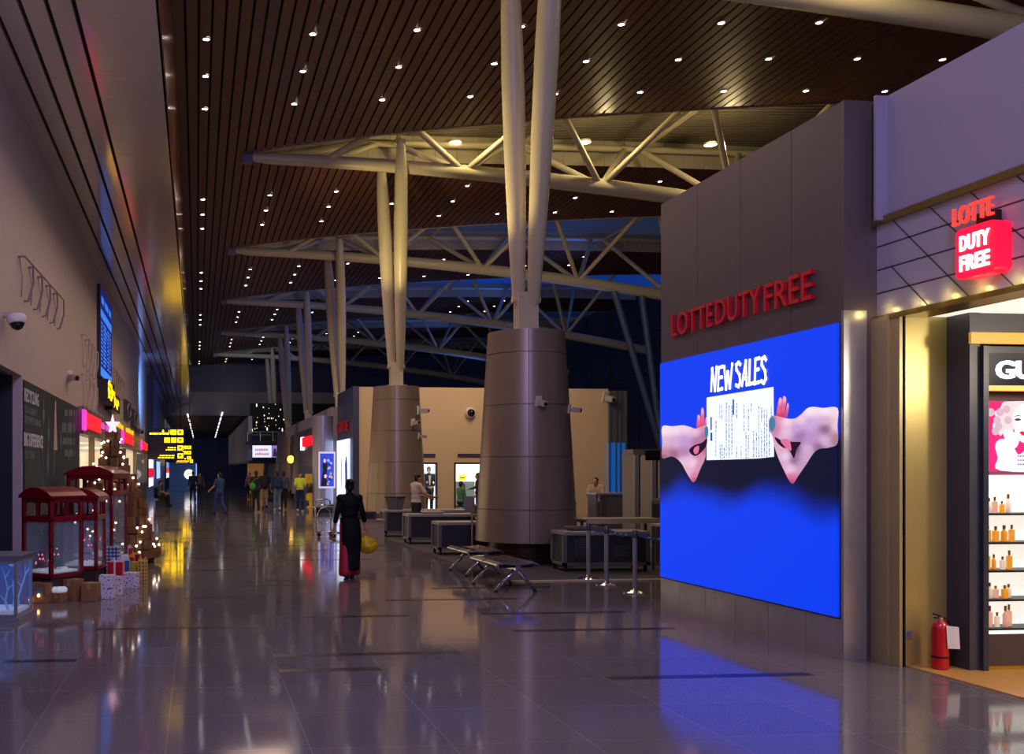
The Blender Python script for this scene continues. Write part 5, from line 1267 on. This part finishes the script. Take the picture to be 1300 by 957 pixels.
flat(t, 'pictured_face', [(-.12,.42),(-.12,.52),(-.05,.56),(0,.5),(-.02,.42),(-.07,.38)], -.049, glow('ad_face', (220,180,190), .8))
q = random.Random(6)
for k in range(16):
    x, z, r = q.uniform(-.05, .24), q.uniform(.15, 1.2), q.uniform(.03, .07); flat(t, 'pictured_bloom', [(x+r*math.cos(a), z+r*math.sin(a)) for a in [i*PI/3 for i in range(6)]], -.0465-.0001*k, glow('ad_bloom_%d' % (k % 3), ((120,170,240),(200,150,90),(30,40,110))[k % 3], .8))
# long lit poster and red letters on the side of the beige block
XS = 6.05
t = thing('lit_wall_poster', 'tall glowing white poster with a dark slim figure on the navy side wall', 'poster', (XS, 40.2, .4))
b = MB(); b.box(XS-.06, XS-.001, 38.7, 42.0, .35, 3.03); b.build('white_panel', glow('poster_white', (214,228,255), 1.25), t, world=True)
b = MB(); b.poly([(XS-.065, y, z) for y, z in ((39.35,.5),(39.5,1.2),(39.6,2.0),(39.4,2.3),(39.2,2.35),(39.05,2.0),(39.0,1.4),(39.05,.5))]); b.build('pictured_figure', glow('poster_violet', (60,40,120), .8), t, world=True)
b = MB(); b.poly([(XS-.065, y, z) for y, z in ((40.6,.8),(40.75,1.6),(40.7,2.3),(40.5,2.2),(40.45,1.4))]); b.build('pictured_figure', glow('poster_pale_violet', (150,140,210), .9), t, world=True)
t = thing('red_wall_letters', 'dim red letters above the glowing white poster', 'sign', (XS, 40.2, 3.35))
txt('LOTTE', (XS-.03, 41.9, 3.36), -UY, UZ, -UX, 3.0, .42, RED, t, 'letters', depth=.05, bold=.02)
# red sign and gold trim on the mid-right shops
t = thing('red_lit_sign', 'red glowing box sign on the dark plank shop front', 'sign', (5.72, 50.5, 3.0))
b = MB(); b.box(5.62, 5.74, 47.8, 52.6, 3.02, 3.5); b.build('red_box', glow('red_sign_box', (240,20,40), 1.1), t, world=True); b = MB(); b.box(5.62, 5.76, 52.7, 53.5, 2.85, 3.55); b.build('white_bar', WHITEGLOW, t, world=True)
t = thing('gold_light_strip', 'vertical gold light strip at the corner of the plank shop front', 'light', (5.74, 46.9, .2))
b = MB(); b.box(5.7, 5.8, 46.85, 47.0, .2, 3.3); b.build('channel', mat('gold_channel', (120,90,40), rough=.3, metal=.5), t, world=True)
for k in range(6):
    b = MB(); b.box(5.68, 5.7, 46.86, 46.99, .35+k*.5, .6+k*.5); b.build('lit_segment', glow('gold_lit', (255,206,90), 1.3), t, world=True)
t = thing('gold_ornament_stand', 'small golden lantern-like display stand at the foot of the planks', 'display stand', (5.35, 46.2, 0))
b = MB(); b.lathe([(.2, 0), (.2, .05), (.08, .1), (.08, .3), (.22, .36), (.24, .62), (.1, .7)], n=16); b.build('lower_urn', mat('ornament_gold', (214,160,56), rough=.3, metal=.4, emit=.25), t, smooth=True, auto=40); b = MB(); b.lathe([(.12, .7), (.18, .8), (.17, .98), (.05, 1.05)], n=16); b.build('upper_urn', mat('ornament_dark', (90,60,40), rough=.4), t, smooth=True, auto=40)
b = MB(); b.box(-.26, .1, .05, .1, 1.15, 1.6); b.box(-.1, -.06, .06, .09, .9, 1.15); b.build('gold_frame', mat('ornament_gold', (214,160,56)), t)
# gallery: lit sign, rail, warm lamp, glowing dots for reflected lights
pA_, pB_ = on_y(320, 581, 75.6), on_y(352.5, 565, 75.6)
t = thing('gallery_sign', 'lit white sign with two lines of pink text on the gallery edge', 'sign', ((pA_.x+pB_.x)/2, 75.6, pA_.z))
b = MB(); b.box(pA_.x, pB_.x, 75.55, 75.75, pA_.z, pB_.z); b.build('casing', DARK, t, world=True)
xm = pA_.x+(pB_.x-pA_.x)*.76
b = MB(); b.box(pA_.x+.03, xm, 75.53, 75.55, pA_.z+.03, pB_.z-.03); b.build('white_face', glow('sign_face', (214,226,255), 1.15), t, world=True)
b = MB(); b.box(xm+.04, pB_.x-.03, 75.53, 75.55, pA_.z+.03, pB_.z-.03); b.build('portrait_panel', glow('sign_portrait', (150,130,190), .8), t, world=True)
b = MB(); qq_ = random.Random(12)
for r_, (f0, f1) in enumerate(((.12, .6), (.12, .66))):
    x = pA_.x+(pB_.x-pA_.x)*f0
    while x < pA_.x+(pB_.x-pA_.x)*f1:
        w_ = qq_.uniform(.05, .09); h_ = qq_.uniform(.14, .2); z_ = pA_.z+(.52 if r_ == 0 else .2); b.box(x, x+w_, 75.52, 75.53, z_, z_+h_); x += w_+.03
b.build('pink_lettering', glow('sign_pink', (200,60,90), .9), t, world=True)
b = MB(); b.box(xm+.12, pB_.x-.1, 75.52, 75.53, pA_.z+.1, pA_.z+.5); b.ell((xm+.25, 75.52, pA_.z+.6), .1, .01, .12, 10, 6); b.build('pictured_person', glow('sign_person', (60,40,80), .6), t, world=True)
t = thing('gallery_rail', 'steel and glass railing along the upper gallery', 'railing', (5.2, 76.5, 4.0))
b = MB(); b.tube((3.9, 76.5, 4.72), (6.9, 76.5, 4.72), .04, n=8); b.build('handrail', STEEL, t, world=True)
for k in range(4):
    b = MB(); b.box(3.9+k*.98, 3.95+k*.98, 76.47, 76.53, 4.0, 4.72); b.build('baluster', STEEL, t, world=True)
b = MB(); b.box(3.9, 6.9, 76.49, 76.51, 4.02, 4.6); b.build('rail_glass', glass('rail_glass', (60,62,70), .5), t, world=True)
b = MB(); b.box(3.9, 6.9, 76.3, 80, 3.8, 4.0); struct(b.build('floor_gallery', mat('gallery_floor', (40,38,44), rough=.5)))
q = random.Random(21)
lb0 = None
for k in range(34):
    px, py = q.uniform(318, 366), q.uniform(512, 546); p = on_y(px, py, 79.8)
    if lb0 is None: b = MB(); b.ell((0,0,0), .045, .045, .07, 8, 6); o = lb0 = b.build('glass_glint', mat('glass_glint_glow', (255,236,200), emit=2.2))  # glowing dots imitate lights reflected in the glazing
    else: o = lb0.copy(); C.objects.link(o)
    o.location = p; s_ = q.choice((.4, .5, .6, .9)); o.scale = (s_, 1, s_*q.choice((1, 1, 2.2))); tag(o, 'tiny warm glowing dot imitating a reflected light in the dark gallery glazing above the rail', 'lamp', 'gallery glass glints')
p = at_d(369, 583, 62); t = thing('globe_lamp', 'glowing amber globe lamp by the dark plank shop, far right of corridor', 'lamp', p)
b = MB(); b.ell((0,0,0), .22, .22, .25, 16, 10); b.build('globe', glow('amber_globe', (255,200,80), 2.5), t, smooth=True); b = MB(); b.tube((0,0,.24), (0,0,.9), .02, n=8); b.lathe([(.12,.24),(.05,.32)], n=10); b.build('hanger', DARK, t)
lamp('POINT', p+Vector((-.5, -.5, -.2)), (255,170,60), 25, .2, name='amber_light')
# seats far left
t = thing('waiting_bench', 'dark row of waiting seats with people far down the left side', 'bench', (-1.75, 50, 0))
for k in range(5):
    b = MB(); b.box(-.28, .28, -2.2+k*.85, -1.65+k*.85, .40, .46); b.build('seat', BLACK, t); b = MB(); b.box(-.32, -.26, -2.2+k*.85, -1.65+k*.85, .46, .92); b.build('backrest', BLACK, t)
b = MB(); b.box(-.06, .06, -2.2, 1.9, .3, .4); b.build('beam', DARK, t)
for y in (-1.9, 1.5):
    b = MB(); b.box(-.25, .25, y, y+.06, 0, .3); b.build('leg', DARK, t)
# ------------------------------------------------------------------ people
def bake(b, name, m_, parent, vox, it=3, fac=.5):
    o = b.build(name, m_, parent)
    r = o.modifiers.new('r', 'REMESH'); r.mode = 'VOXEL'; r.voxel_size = vox; r.use_smooth_shade = True
    s = o.modifiers.new('s', 'SMOOTH'); s.iterations = it; s.factor = fac
    dg = bpy.context.evaluated_depsgraph_get(); dg.update()
    me = bpy.data.meshes.new_from_object(o.evaluated_get(dg)); old = o.data; o.modifiers.clear(); o.data = me; bpy.data.meshes.remove(old); me.name = name
    if not me.materials: me.materials.append(m_)
    me.polygons.foreach_set('use_smooth', [True]*len(me.polygons)); return o
BASE = dict(pel=(0,0,.95), chest=(0,0,1.28), neck=(0,-.01,1.44), head=(0,.015,1.585), shl=(-.18,0,1.395), shr=(.18,0,1.395), ell=(-.235,-.03,1.12), elr=(.235,-.03,1.12), wrl=(-.25,.06,.89), wrr=(.25,.06,.89),
            hpl=(-.085,0,.92), hpr=(.085,0,.92), knl=(-.095,.015,.50), knr=(.095,.015,.50), anl=(-.10,-.02,.085), anr=(.10,-.02,.085))
def walk(f): # stride
    return dict(knl=(-.09,.14*f,.52), anl=(-.09,.20*f,.09), knr=(.09,-.04*f,.50), anr=(.09,-.30*f,.14), ell=(-.24,-.12*f,1.13), wrl=(-.25,-.10*f,.9), elr=(.24,.07*f,1.12), wrr=(.24,.24*f,.93))
def person(lb, loc, rz, H=1.7, pose=None, top=None, sleeve='short', bottom=None, legs='long', shoe=None, hair='short', skin=None, hairm=None, vox=.02, fingers=False, face=True, grp=None, longtop=0, mask=False, turn=0.0):
    J = {k: Vector(v) for k, v in {**BASE, **(pose or {})}.items()}; skin = skin or SKIN; hairm = hairm or HAIR; s = H/1.7
    t = thing('person', lb, 'person', loc, rz, grp)
    hd = J['head']; RH = Matrix.Rotation(turn, 3, 'Z')
    def hp(x, y, z): return hd+RH @ Vector((x, y, z))
    b = MB()
    def torso(bb, g):
        p, c = J['pel'], J['chest']; mid = (p+c)/2
        bb.ell(p, .165+g, .115+g, .13+g, 14, 8); bb.ell(mid, .142+g, .10+g, .19+g, 14, 8); bb.ell(c, .172+g, .112+g, .18+g, 14, 8); bb.cap(J['shl'], J['shr'], .062+g); bb.cap(c, J['neck'], .09+g, .06+g)
    torso(b, -.012 if top else 0)
    b.cap(J['neck']-Vector((0,0,.05)), hd-Vector((0,0,.06)), .052, .05)
    b.ell(hd+Vector((0,0,.02)), .074, .094, .105, 14, 10, RH); b.ell(hp(0,.025,-.055), .052, .062, .062, 12, 8, RH)
    b.cap(hp(0,.085,.012), hp(0,.108,-.018), .012, .016, 8)
    for sx in (-1, 1): b.ell(hp(sx*.074,-.005,-.005), .012, .022, .032, 8, 6, RH)
    b.ell(hp(0,.085,-.055), .026, .014, .012, 8, 6, RH)
    for a, e, w_, sg_ in (('shl','ell','wrl',-1), ('shr','elr','wrr',1)):
        b.cap(J[a], J[e], .046, .038); b.cap(J[e], J[w_], .037, .025)
        d = (J[w_]-J[e]).normalized(); q = d.orthogonal().normalized() if abs(d.z) < .5 else (Vector((0,1,0))-d*d.y).normalized(); pn = J[w_]+d*.05
        b.cap(J[w_], J[w_]+d*.075, .028, .034)
        fr = .0105 if fingers else .013
        for i in range(4):
            f0 = J[w_]+d*.085+q*(.028-.019*i); l = (.072, .082, .076, .06)[i]; n_ = d.cross(q)*sg_*-1; mid = f0+d*l*.55; b.cap(f0-d*.03, mid, fr, fr*.95, 8); b.cap(mid, mid+d*l*.35+n_*l*.3, fr*.95, fr*.8, 8)
        b.cap(J[w_]+d*.02+q*.02, J[w_]+d*.06+q*.055, .013, .012, 8); b.cap(J[w_]+d*.06+q*.055, J[w_]+d*.095+q*.06, .012, .010, 8)
    for h_, k_, a_ in (('hpl','knl','anl'), ('hpr','knr','anr')):
        b.cap(J[h_], J[k_], .078, .052); b.cap(J[k_], J[a_], .052, .034); fd = Vector((0,.15,-.045)); b.cap(J[a_]-Vector((0,.02,.045)), J[a_]+fd, .036, .030)
    for v in range(len(b.v)): b.v[v] = b.v[v]*s
    body = bake(b, 'body', skin, t, vox if not fingers else .0085, 2, .4)
    def garment(fn, name, m_):
        g = MB(); fn(g)
        for v in range(len(g.v)): g.v[v] = g.v[v]*s
        return bake(g, name, m_, t, max(vox, .016), 4)
    if top:
        def f(g):
            torso(g, .012)
            for a, e, w_ in (('shl','ell','wrl'), ('shr','elr','wrr')):
                if sleeve == 'none': continue
                if sleeve == 'short': g.cap(J[a], J[a].lerp(J[e], .75), .064, .058)
                elif sleeve == 'three': g.cap(J[a], J[e], .054, .048); g.cap(J[e], J[e].lerp(J[w_], .55), .048, .046)
                else: g.cap(J[a], J[e], .060, .052); g.cap(J[e], J[e].lerp(J[w_], .95), .052, .040)
            if longtop: g.cap(J['hpl'], J['hpl'].lerp(J['knl'], longtop), .11, .10); g.cap(J['hpr'], J['hpr'].lerp(J['knr'], longtop), .11, .10)
        garment(f, 'top', top)
    if bottom:
        def f(g):
            g.ell(J['pel']-Vector((0,0,.02)), .182, .132, .135, 14, 8)
            for h_, k_, a_ in (('hpl','knl','anl'), ('hpr','knr','anr')):
                g.cap(J[h_], J[k_], .097, .072)
                if legs == 'long': g.cap(J[k_], J[k_].lerp(J[a_], .93), .070, .056)
        garment(f, 'trousers' if legs == 'long' else 'shorts', bottom)
    if shoe:
        for a_ in ('anl', 'anr'):
            g = MB(); a = J[a_]; g.cap(a-Vector((0,.03,.045)), a+Vector((0,.15,-.05)), .046, .038); g.cap(a-Vector((0,.02,.03)), a, .044, .044)
            for v in range(len(g.v)): g.v[v] = g.v[v]*s; 
            for v in range(len(g.v)): g.v[v].z = max(g.v[v].z, 0.0 if a.z < .1 else -1)
            bake(g, 'shoe', shoe, t, max(vox, .014), 2)
    if hair:
        g = MB(); g.ell(hp(0,-.018,.042), .083, .098, .098, 14, 10, RH); g.ell(hp(0,-.05,-.01), .078, .06, .08, 12, 8, RH)
        if hair == 'bun': g.ell(hp(0,-.09,.085), .05, .048, .05, 10, 8)
        if hair == 'tied': g.cap(hp(0,-.10,.02), hp(0,-.11,-.12), .04, .02)
        for v in range(len(g.v)): g.v[v] = g.v[v]*s
        bake(g, 'hair', hairm, t, .014, 2)
    if face:
        for sx in (-1, 1):
            g = MB(); g.ell(hp(sx*.03,.086,.012), .012, .007, .007, 8, 6, RH)
            for v in range(len(g.v)): g.v[v] = g.v[v]*s
            g.build('eye', mat('eye_dark', (22,16,16), rough=.2), body)
    if mask:
        g = MB(); g.ell(hp(0,.062,-.05), .055, .05, .048, 12, 8, RH)
        for v in range(len(g.v)): g.v[v] = g.v[v]*s
        g.build('face_mask', WHITE, t, smooth=True)
    return t, s
def cloth_child(t, name, m_, b, s=1.0, smooth=True):
    b.v = [v*s for v in b.v]; return b.build(name, m_, t, smooth=smooth)
# --- the woman in black, walking away
p = on_z(444, 734); W0 = p
REDSILK = mat('red_silk', (172,20,48), rough=.45, noise=.1); BLKSILK = mat('black_silk', (7,7,10), rough=.65, noise=.2, spec=.2)
t, s = person('woman in long black dress over red trousers walking away with a yellow bag', p, math.radians(4), 1.63, dict(shl=(-.165,0,1.385), shr=(.165,0,1.385), ell=(-.225,.0,1.12), wrl=(-.262,.06,.87), elr=(.232,-.01,1.12), wrr=(.285,.03,.90), anl=(-.06,-.06,.085), anr=(.06,.08,.085), knl=(-.07,.0,.5), knr=(.07,.05,.5)),
              BLKSILK, 'three', None, 'long', mat('black_shoe', (12,10,12), rough=.35), 'bun', None, None, .012, True, True, None)
def trs(g, x, y): g.cap((x, 0, .93), (x*1.08, y*.5, .5), .098, .10); g.cap((x*1.08, y*.5, .5), (x*1.1, y, .10), .10, .12)
b = MB(); trs(b, -.085, -.06); trs(b, .085, .08); b.ell((0,0,.93), .175, .125, .13)
b.v = [v*s for v in b.v]; b.v = [Vector((v.x, v.y, max(v.z, .045))) for v in b.v]; bake(b, 'trousers', REDSILK, t, .014, 4)
for nm, sgn in (('back_panel', -1), ('front_panel', 1)):
    b = MB(); rows_ = []
    for i in range(15):
        f_ = i/14; z = 1.05-.90*f_; hw = .150+.03*math.sin(min(1, f_*2.2)*PI/2)-.055*max(0, f_-.5)/.5; dep = .125+.05*f_+.02*math.sin(f_*7)
        row = []
        for k in range(11):
            u = -1+2*k/10; x = hw*math.sin(u*1.25)/math.sin(1.25)+(.012*f_*math.sin(k*2.1+f_*4)) + .03*f_; y = sgn*(dep*math.cos(u*1.15)**.6+.012*f_*math.sin(k*3.0)); row.append(Vector((x, y, z+(.05*u*u*f_))))
        rows_.append(row)
    v = [q for r_ in rows_ for q in r_]; b.add(v, [[i*11+k, i*11+k+1, (i+1)*11+k+1, (i+1)*11+k] for i in range(14) for k in range(10)])
    o = cloth_child(t, nm, BLKSILK, b, s); m_ = o.modifiers.new('solid', 'SOLIDIFY'); m_.thickness = .006
# yellow plastic bag in her right hand
hand = Vector((.285, .05, .80))*s; rot = Matrix.Rotation(math.radians(4), 3, 'Z'); hw_ = W0+rot @ hand
t = thing('plastic_bag', 'yellow crumpled plastic bag hanging from the walking womans right hand', 'bag', (hw_.x+.06, hw_.y, hw_.z-.36))
b = MB(); q = random.Random(5); n, m_ = 18, 9
v = []
for j in range(m_+1):
    f_ = j/m_; r = .16*math.sin(min(1, f_*1.35+.12)*PI*.72)**.7 if f_ < .85 else .045
    for k in range(n): a = 2*PI*k/n; rr = r*(1+q.uniform(-.13, .13)+.1*math.cos(a*4)); v.append(Vector((rr*math.cos(a)*1.05-.06*f_, rr*math.sin(a)*.75, .30*f_+q.uniform(-.012, .012))))
b.add(v, [[j*n+k, j*n+(k+1) % n, (j+1)*n+(k+1) % n, (j+1)*n+k] for j in range(m_) for k in range(n)]+[list(range(n))[::-1]])
b.build('bag_body', mat('yellow_plastic', (222,186,24), rough=.35, noise=.25, nscale=9), t, smooth=True)
for dy in (-.02, .02):
    b = MB(); b.path([(-.05, dy, .29), (-.065, dy, .34), (-.06, 0, .385), (-.05, -dy*.2, .40)], .008, 6); b.build('handle', mat('yellow_plastic', (222,186,24)), t, smooth=True)
# --- screening staff
SHW = mat('uniform_shirt', (206,192,178), rough=.7, noise=.05)
p = Vector((5.58, 24.75, 0))
person('man in short-sleeved white shirt at the screening tables, side on', p, math.radians(-75), 1.70, dict(head=(0,.05,1.575), elr=(.24,.16,1.16), wrr=(.17,.42,1.10), ell=(-.24,.16,1.16), wrl=(-.15,.43,1.08)), SHW, 'short', mat('dark_trousers', (24,24,30), rough=.7), 'long', BLKCLOTH, 'short', None, None, .014, True, True)
p = at_d(757, 600, 27.7); p.z = 0
person('woman officer in pale patterned shirt bending over the standing desk', p, math.radians(140), 1.60, dict(head=(0,.09,1.55), neck=(0,.03,1.43), elr=(.24,.10,1.14), wrr=(.14,.34,1.16), ell=(-.24,.10,1.14), wrl=(-.14,.34,1.16)), mat('patterned_shirt', (190,156,138), rough=.7, noise=.45, nscale=14), 'short', mat('dim_trousers', (70,64,70), rough=.7), 'long', BLKCLOTH, 'tied', None, None, .016, False, True)
X_ = on_y(544.5, 600, 38.9).x
t, s = person('man in dark suit and white face mask standing in the left office doorway', (X_, 38.9, 0), PI, 1.90, dict(wrl=(-.08,.2,1.0), wrr=(.08,.2,1.0), ell=(-.25,.02,1.12), elr=(.25,.02,1.12)), mat('suit_black', (18,20,30), rough=.6), 'long', mat('suit_black', (18,20,30)), 'long', BLKCLOTH, 'short', None, None, .018, False, True, None, .3, True)
b = MB(); b.poly([(-.05,.128,1.40),(.05,.128,1.40),(.02,.135,1.05),(-.02,.135,1.05)]); cloth_child(t, 'shirt_front', WHITE, b, s, False)
b = MB(); b.box(.07, .13, .135, .14, 1.12, 1.2); cloth_child(t, 'badge', WHITE, b, s, False)
SIT = dict(pel=(0,0,.56), chest=(0,.02,.90), neck=(0,.02,1.06), head=(0,.045,1.205), shl=(-.18,.02,1.015), shr=(.18,.02,1.015), ell=(-.23,.06,.76), elr=(.23,.06,.76), wrl=(-.14,.28,.68), wrr=(.14,.28,.68), hpl=(-.09,.02,.54), hpr=(.09,.02,.54), knl=(-.11,.42,.53), knr=(.11,.42,.53), anl=(-.11,.44,.085), anr=(.11,.44,.085))
GRN = mat('green_shirt', (70,120,84), rough=.7, noise=.08)
X_ = on_y(584.5, 620, 37.0).x
person('seated person in green shirt before the right office door', (X_, 37.0, 0), math.radians(-70), 1.72, SIT, GRN, 'short', NAVY, 'long', BLKCLOTH, 'short', None, None, .02)
t = thing('stool', 'low dark stool under the seated person in green', 'stool', (X_, 37.0, 0)); b = MB(); b.lathe([(.19, .37), (.2, .39), (.19, .42)], n=16); b.build('seat', BLACK, t); 
for k in range(4):
    a = PI/4+k*PI/2; b = MB(); b.tube((.12*math.cos(a), .12*math.sin(a), .37), (.17*math.cos(a), .17*math.sin(a), 0), .015, n=6); b.build('leg', DARK, t)
X_ = on_y(607, 620, 36.6).x
person('dark-uniformed person standing at the right office door beside the cone column', (X_, 36.6, 0), math.radians(70), 1.66, dict(elr=(.24,.1,1.15), wrr=(.16,.33,1.08)), mat('brown_uniform', (60,34,30), rough=.7), 'long', BLKCLOTH, 'long', BLKCLOTH, 'short', None, None, .02)
# --- travellers far down the corridor
BLU = mat('blue_shirt', (36,66,110), rough=.8); BLT_ = mat('blue_trousers', (38,52,120), rough=.8); JEAN = mat('pale_jeans', (110,132,160), rough=.8, noise=.1); DJ = mat('dark_jeans', (28,38,76), rough=.8); HV = mat('hi_vis_yellow', (206,220,50), rough=.6, emit=.12); PLD = mat('plaid_top', (150,120,116), rough=.8, noise=.5, nscale=10)
def far(lb, px, py, H, rz, **k):
    p = on_z(px, py); return person(lb, p, rz, H, vox=.024, face=False, grp='travellers in the corridor', **k)
far('walker in blue shirt and blue trousers mid-stride in the corridor centre', 279, 653, 1.68, math.radians(40), pose=dict(walk(1.0), wrl=(-.34,.2,1.0), ell=(-.28,.02,1.16)), top=BLU, sleeve='short', bottom=BLT_, shoe=BLKCLOTH)
far('dark silhouetted walker in front of the round white sign', 245, 638, 1.70, math.radians(10), pose=walk(.9), top=BLKCLOTH, sleeve='long', bottom=BLKCLOTH, shoe=BLKCLOTH)
far('distant walker in dim clothes just right of the dark silhouette', 254, 633, 1.60, math.radians(170), pose=walk(.4), top=GREYCLOTH, bottom=BLKCLOTH, shoe=BLKCLOTH)
far('distant walker in plaid top, leftmost of the group on the right', 317, 634, 1.62, math.radians(160), pose=walk(.3), top=PLD, bottom=BLKCLOTH, shoe=BLKCLOTH)
t, s = far('dark-clothed traveller with a bright green shoulder bag in the group', 325, 650, 1.74, math.radians(20), pose=walk(.3), top=BLKCLOTH, sleeve='long', bottom=BLKCLOTH, shoe=BLKCLOTH)
p0 = t.location.copy(); g = thing('shoulder_bag', 'bright green bag slung on the dark-clothed traveller', 'bag', p0+Vector((-.16, -.2, .98)))
b = MB(); b.ell((0, 0, .12), .13, .07, .17, 12, 8); b.build('pouch', mat('green_bag', (60,150,60), rough=.6), g, smooth=True); b = MB(); b.path([(-.05, 0, .25), (.12, .05, .42), (.26, .12, .46)], .018, 6); b.build('strap', mat('green_bag', (60,150,60)), g)
t, s = far('traveller in khaki shorts with a large dark backpack', 336, 646, 1.76, math.radians(-10), pose=walk(.2), top=mat('deep_navy_shirt', (28,34,54), rough=.8), bottom=KHAKI, legs='short', shoe=BLKCLOTH)
p0 = t.location.copy(); g = thing('backpack', 'large dark backpack on the traveller in khaki shorts', 'backpack', p0+Vector((-.02, -.27, .92)))
b = MB(); b.ell((0, 0, .28), .21, .13, .3, 14, 10); b.build('main_bag', NAVY, g, smooth=True); b = MB(); b.ell((0, -.1, .16), .15, .07, .13, 12, 8); b.build('front_pocket', NAVY, g, smooth=True)
t, s = far('traveller in pale jeans carrying a blue backpack', 352, 648, 1.72, math.radians(10), pose=walk(.35), top=mat('blue_jacket', (34,58,92), rough=.8), sleeve='long', bottom=JEAN, shoe=WHITE)
p0 = t.location.copy(); g = thing('backpack', 'blue backpack on the traveller in pale jeans', 'backpack', p0+Vector((.02, -.26, .95)))
b = MB(); b.ell((0, 0, .27), .19, .12, .28, 14, 10); b.build('main_bag', mat('blue_backpack', (26,52,96), rough=.7), g, smooth=True); b = MB(); b.ell((0, -.09, .15), .13, .06, .11, 12, 8); b.build('front_pocket', mat('blue_backpack', (26,52,96)), g, smooth=True)
far('dark traveller walking beside the one in pale jeans', 360, 647, 1.70, math.radians(-5), pose=walk(.3), top=GREYCLOTH, sleeve='long', bottom=BLKCLOTH, shoe=BLKCLOTH)
p = on_z(344, 645); g = thing('duffel_bag', 'dark teal holdall carried low between the travellers', 'bag', (p.x, p.y, .28)); b = MB(); b.ell((0, 0, .16), .22, .14, .16, 14, 8); b.build('bag_body', mat('teal_bag', (34,64,74), rough=.7), g, smooth=True); b = MB(); b.path([(-.12, 0, .28), (-.06, 0, .5), (.06, 0, .5), (.12, 0, .28)], .014, 6); b.build('handle', BLACK, g)
far('man in hi-vis yellow shirt and jeans walking towards the camera', 381, 650, 1.68, math.radians(185), pose=dict(walk(.3), wrl=(-.1,.26,1.06), wrr=(.12,.24,1.04), ell=(-.25,.03,1.13), elr=(.25,.03,1.13)), top=HV, sleeve='short', bottom=DJ, shoe=WHITE, hair='short')
for k, (px, py, lb) in enumerate(((209, 645, 'nearest dark seated person on the far left waiting seats'), (218, 640, 'middle dark seated person on the far left waiting seats'), (226, 636, 'farthest dark seated person on the far left waiting seats'))):
    q_ = Vector((-1.82, 48.1+k*.85+.0, 0)); person(lb, q_, math.radians(-80), 1.62, SIT, (GREYCLOTH, BLKCLOTH, NAVY)[k], 'short', BLKCLOTH, 'long', BLKCLOTH, 'short', vox=.026, face=False, grp='seated people far left')
# ------------------------------------------------------------------ lights
lamp('SPOT', (-.5, 49.5, 5.6), (100,160,255), 1500, .3, (-2.9, 51.3, 5.8), 82, .9, 'blue_wash')  # added blue lamp standing in for light from the far panels
lamp('AREA', (1.5, 70, 4.5), (90,130,255), 100, 2.0, (-2.9, 73, 2), name='blue_wash')  # second added lamp for the blue on the far left wall
for y in (46, 58, 70): lamp('SPOT', (22, y-2, 6.6), (60,120,255), 1600, .4, (14, y-1, 10.5), 80, .6, name='blue_wash')  # added blue lamps on the trusses, standing in for sky light
lamp('SPOT', (2.6, 20.0, 4.2), (255,226,150), 1500, .12, (5.75, 17.7, 8.4), 44, .5, 'warm_uplight')
lamp('POINT', (11.5, 15.4, 10.6), (255,226,160), 60, .12, name='flood')
lamp('SPOT', (4.6, 26.5, 5.2), (255,224,140), 800, .12, (5.8, 30.6, 10), 46, .6, 'warm_uplight')
lamp('AREA', (10.5, 33.0, 8.5), (255,224,188), 240, 2.5, (10.5, 38, 2.5), name='screening_fill')  # added fill lamp that brightens the beige wall
lamp('AREA', (9.5, 24, 8.5), (255,220,180), 170, 2.5, (9.5, 24, 0), name='screening_fill')  # second added fill, aimed down over the screening tables
lamp('POINT', (8.6, 5.6, 2.9), (255,240,216), 110, .2, name='shop_light')
for y in (27, 34, 42, 53): lamp('POINT', (-4.4, y, 2.3), (255,236,205), 40, .2, name='shop_light')
lamp('AREA', (2.0, 1.0, 8.0), (182,170,255), 620, 3.0, (-2.9, 12, 4.5), name='front_fill')  # added fill from above the camera for the left wall
lamp('AREA', (-1.0, 1.5, 8.0), (206,198,232), 105, 3.0, (6.2, 8, 4), name='front_fill')  # added frontal fill for the grey block and lavender wall
for y, pw in ((12, 120), (20, 210), (29, 240), (37, 180)): lamp('AREA', (2.2, y, 9.6), (255,216,190), pw, 3.0, (.4, y, 0), name='hall_fill')  # unseen area lamps added to raise the corridor brightness
lamp('SPOT', (4, 66, 10.2), (220,214,225), 900, .3, (3, 88, 6.8), 70, .8, 'far_bulkhead_fill')  # added spot that lifts the dark far bulkhead
lamp('AREA', (.6, 5.5, 1.0), (255,226,205), 110, 2.5, (.6, 6, 9), name='soffit_fill')  # added upward fill for soffit and wood ceiling, no such fixture
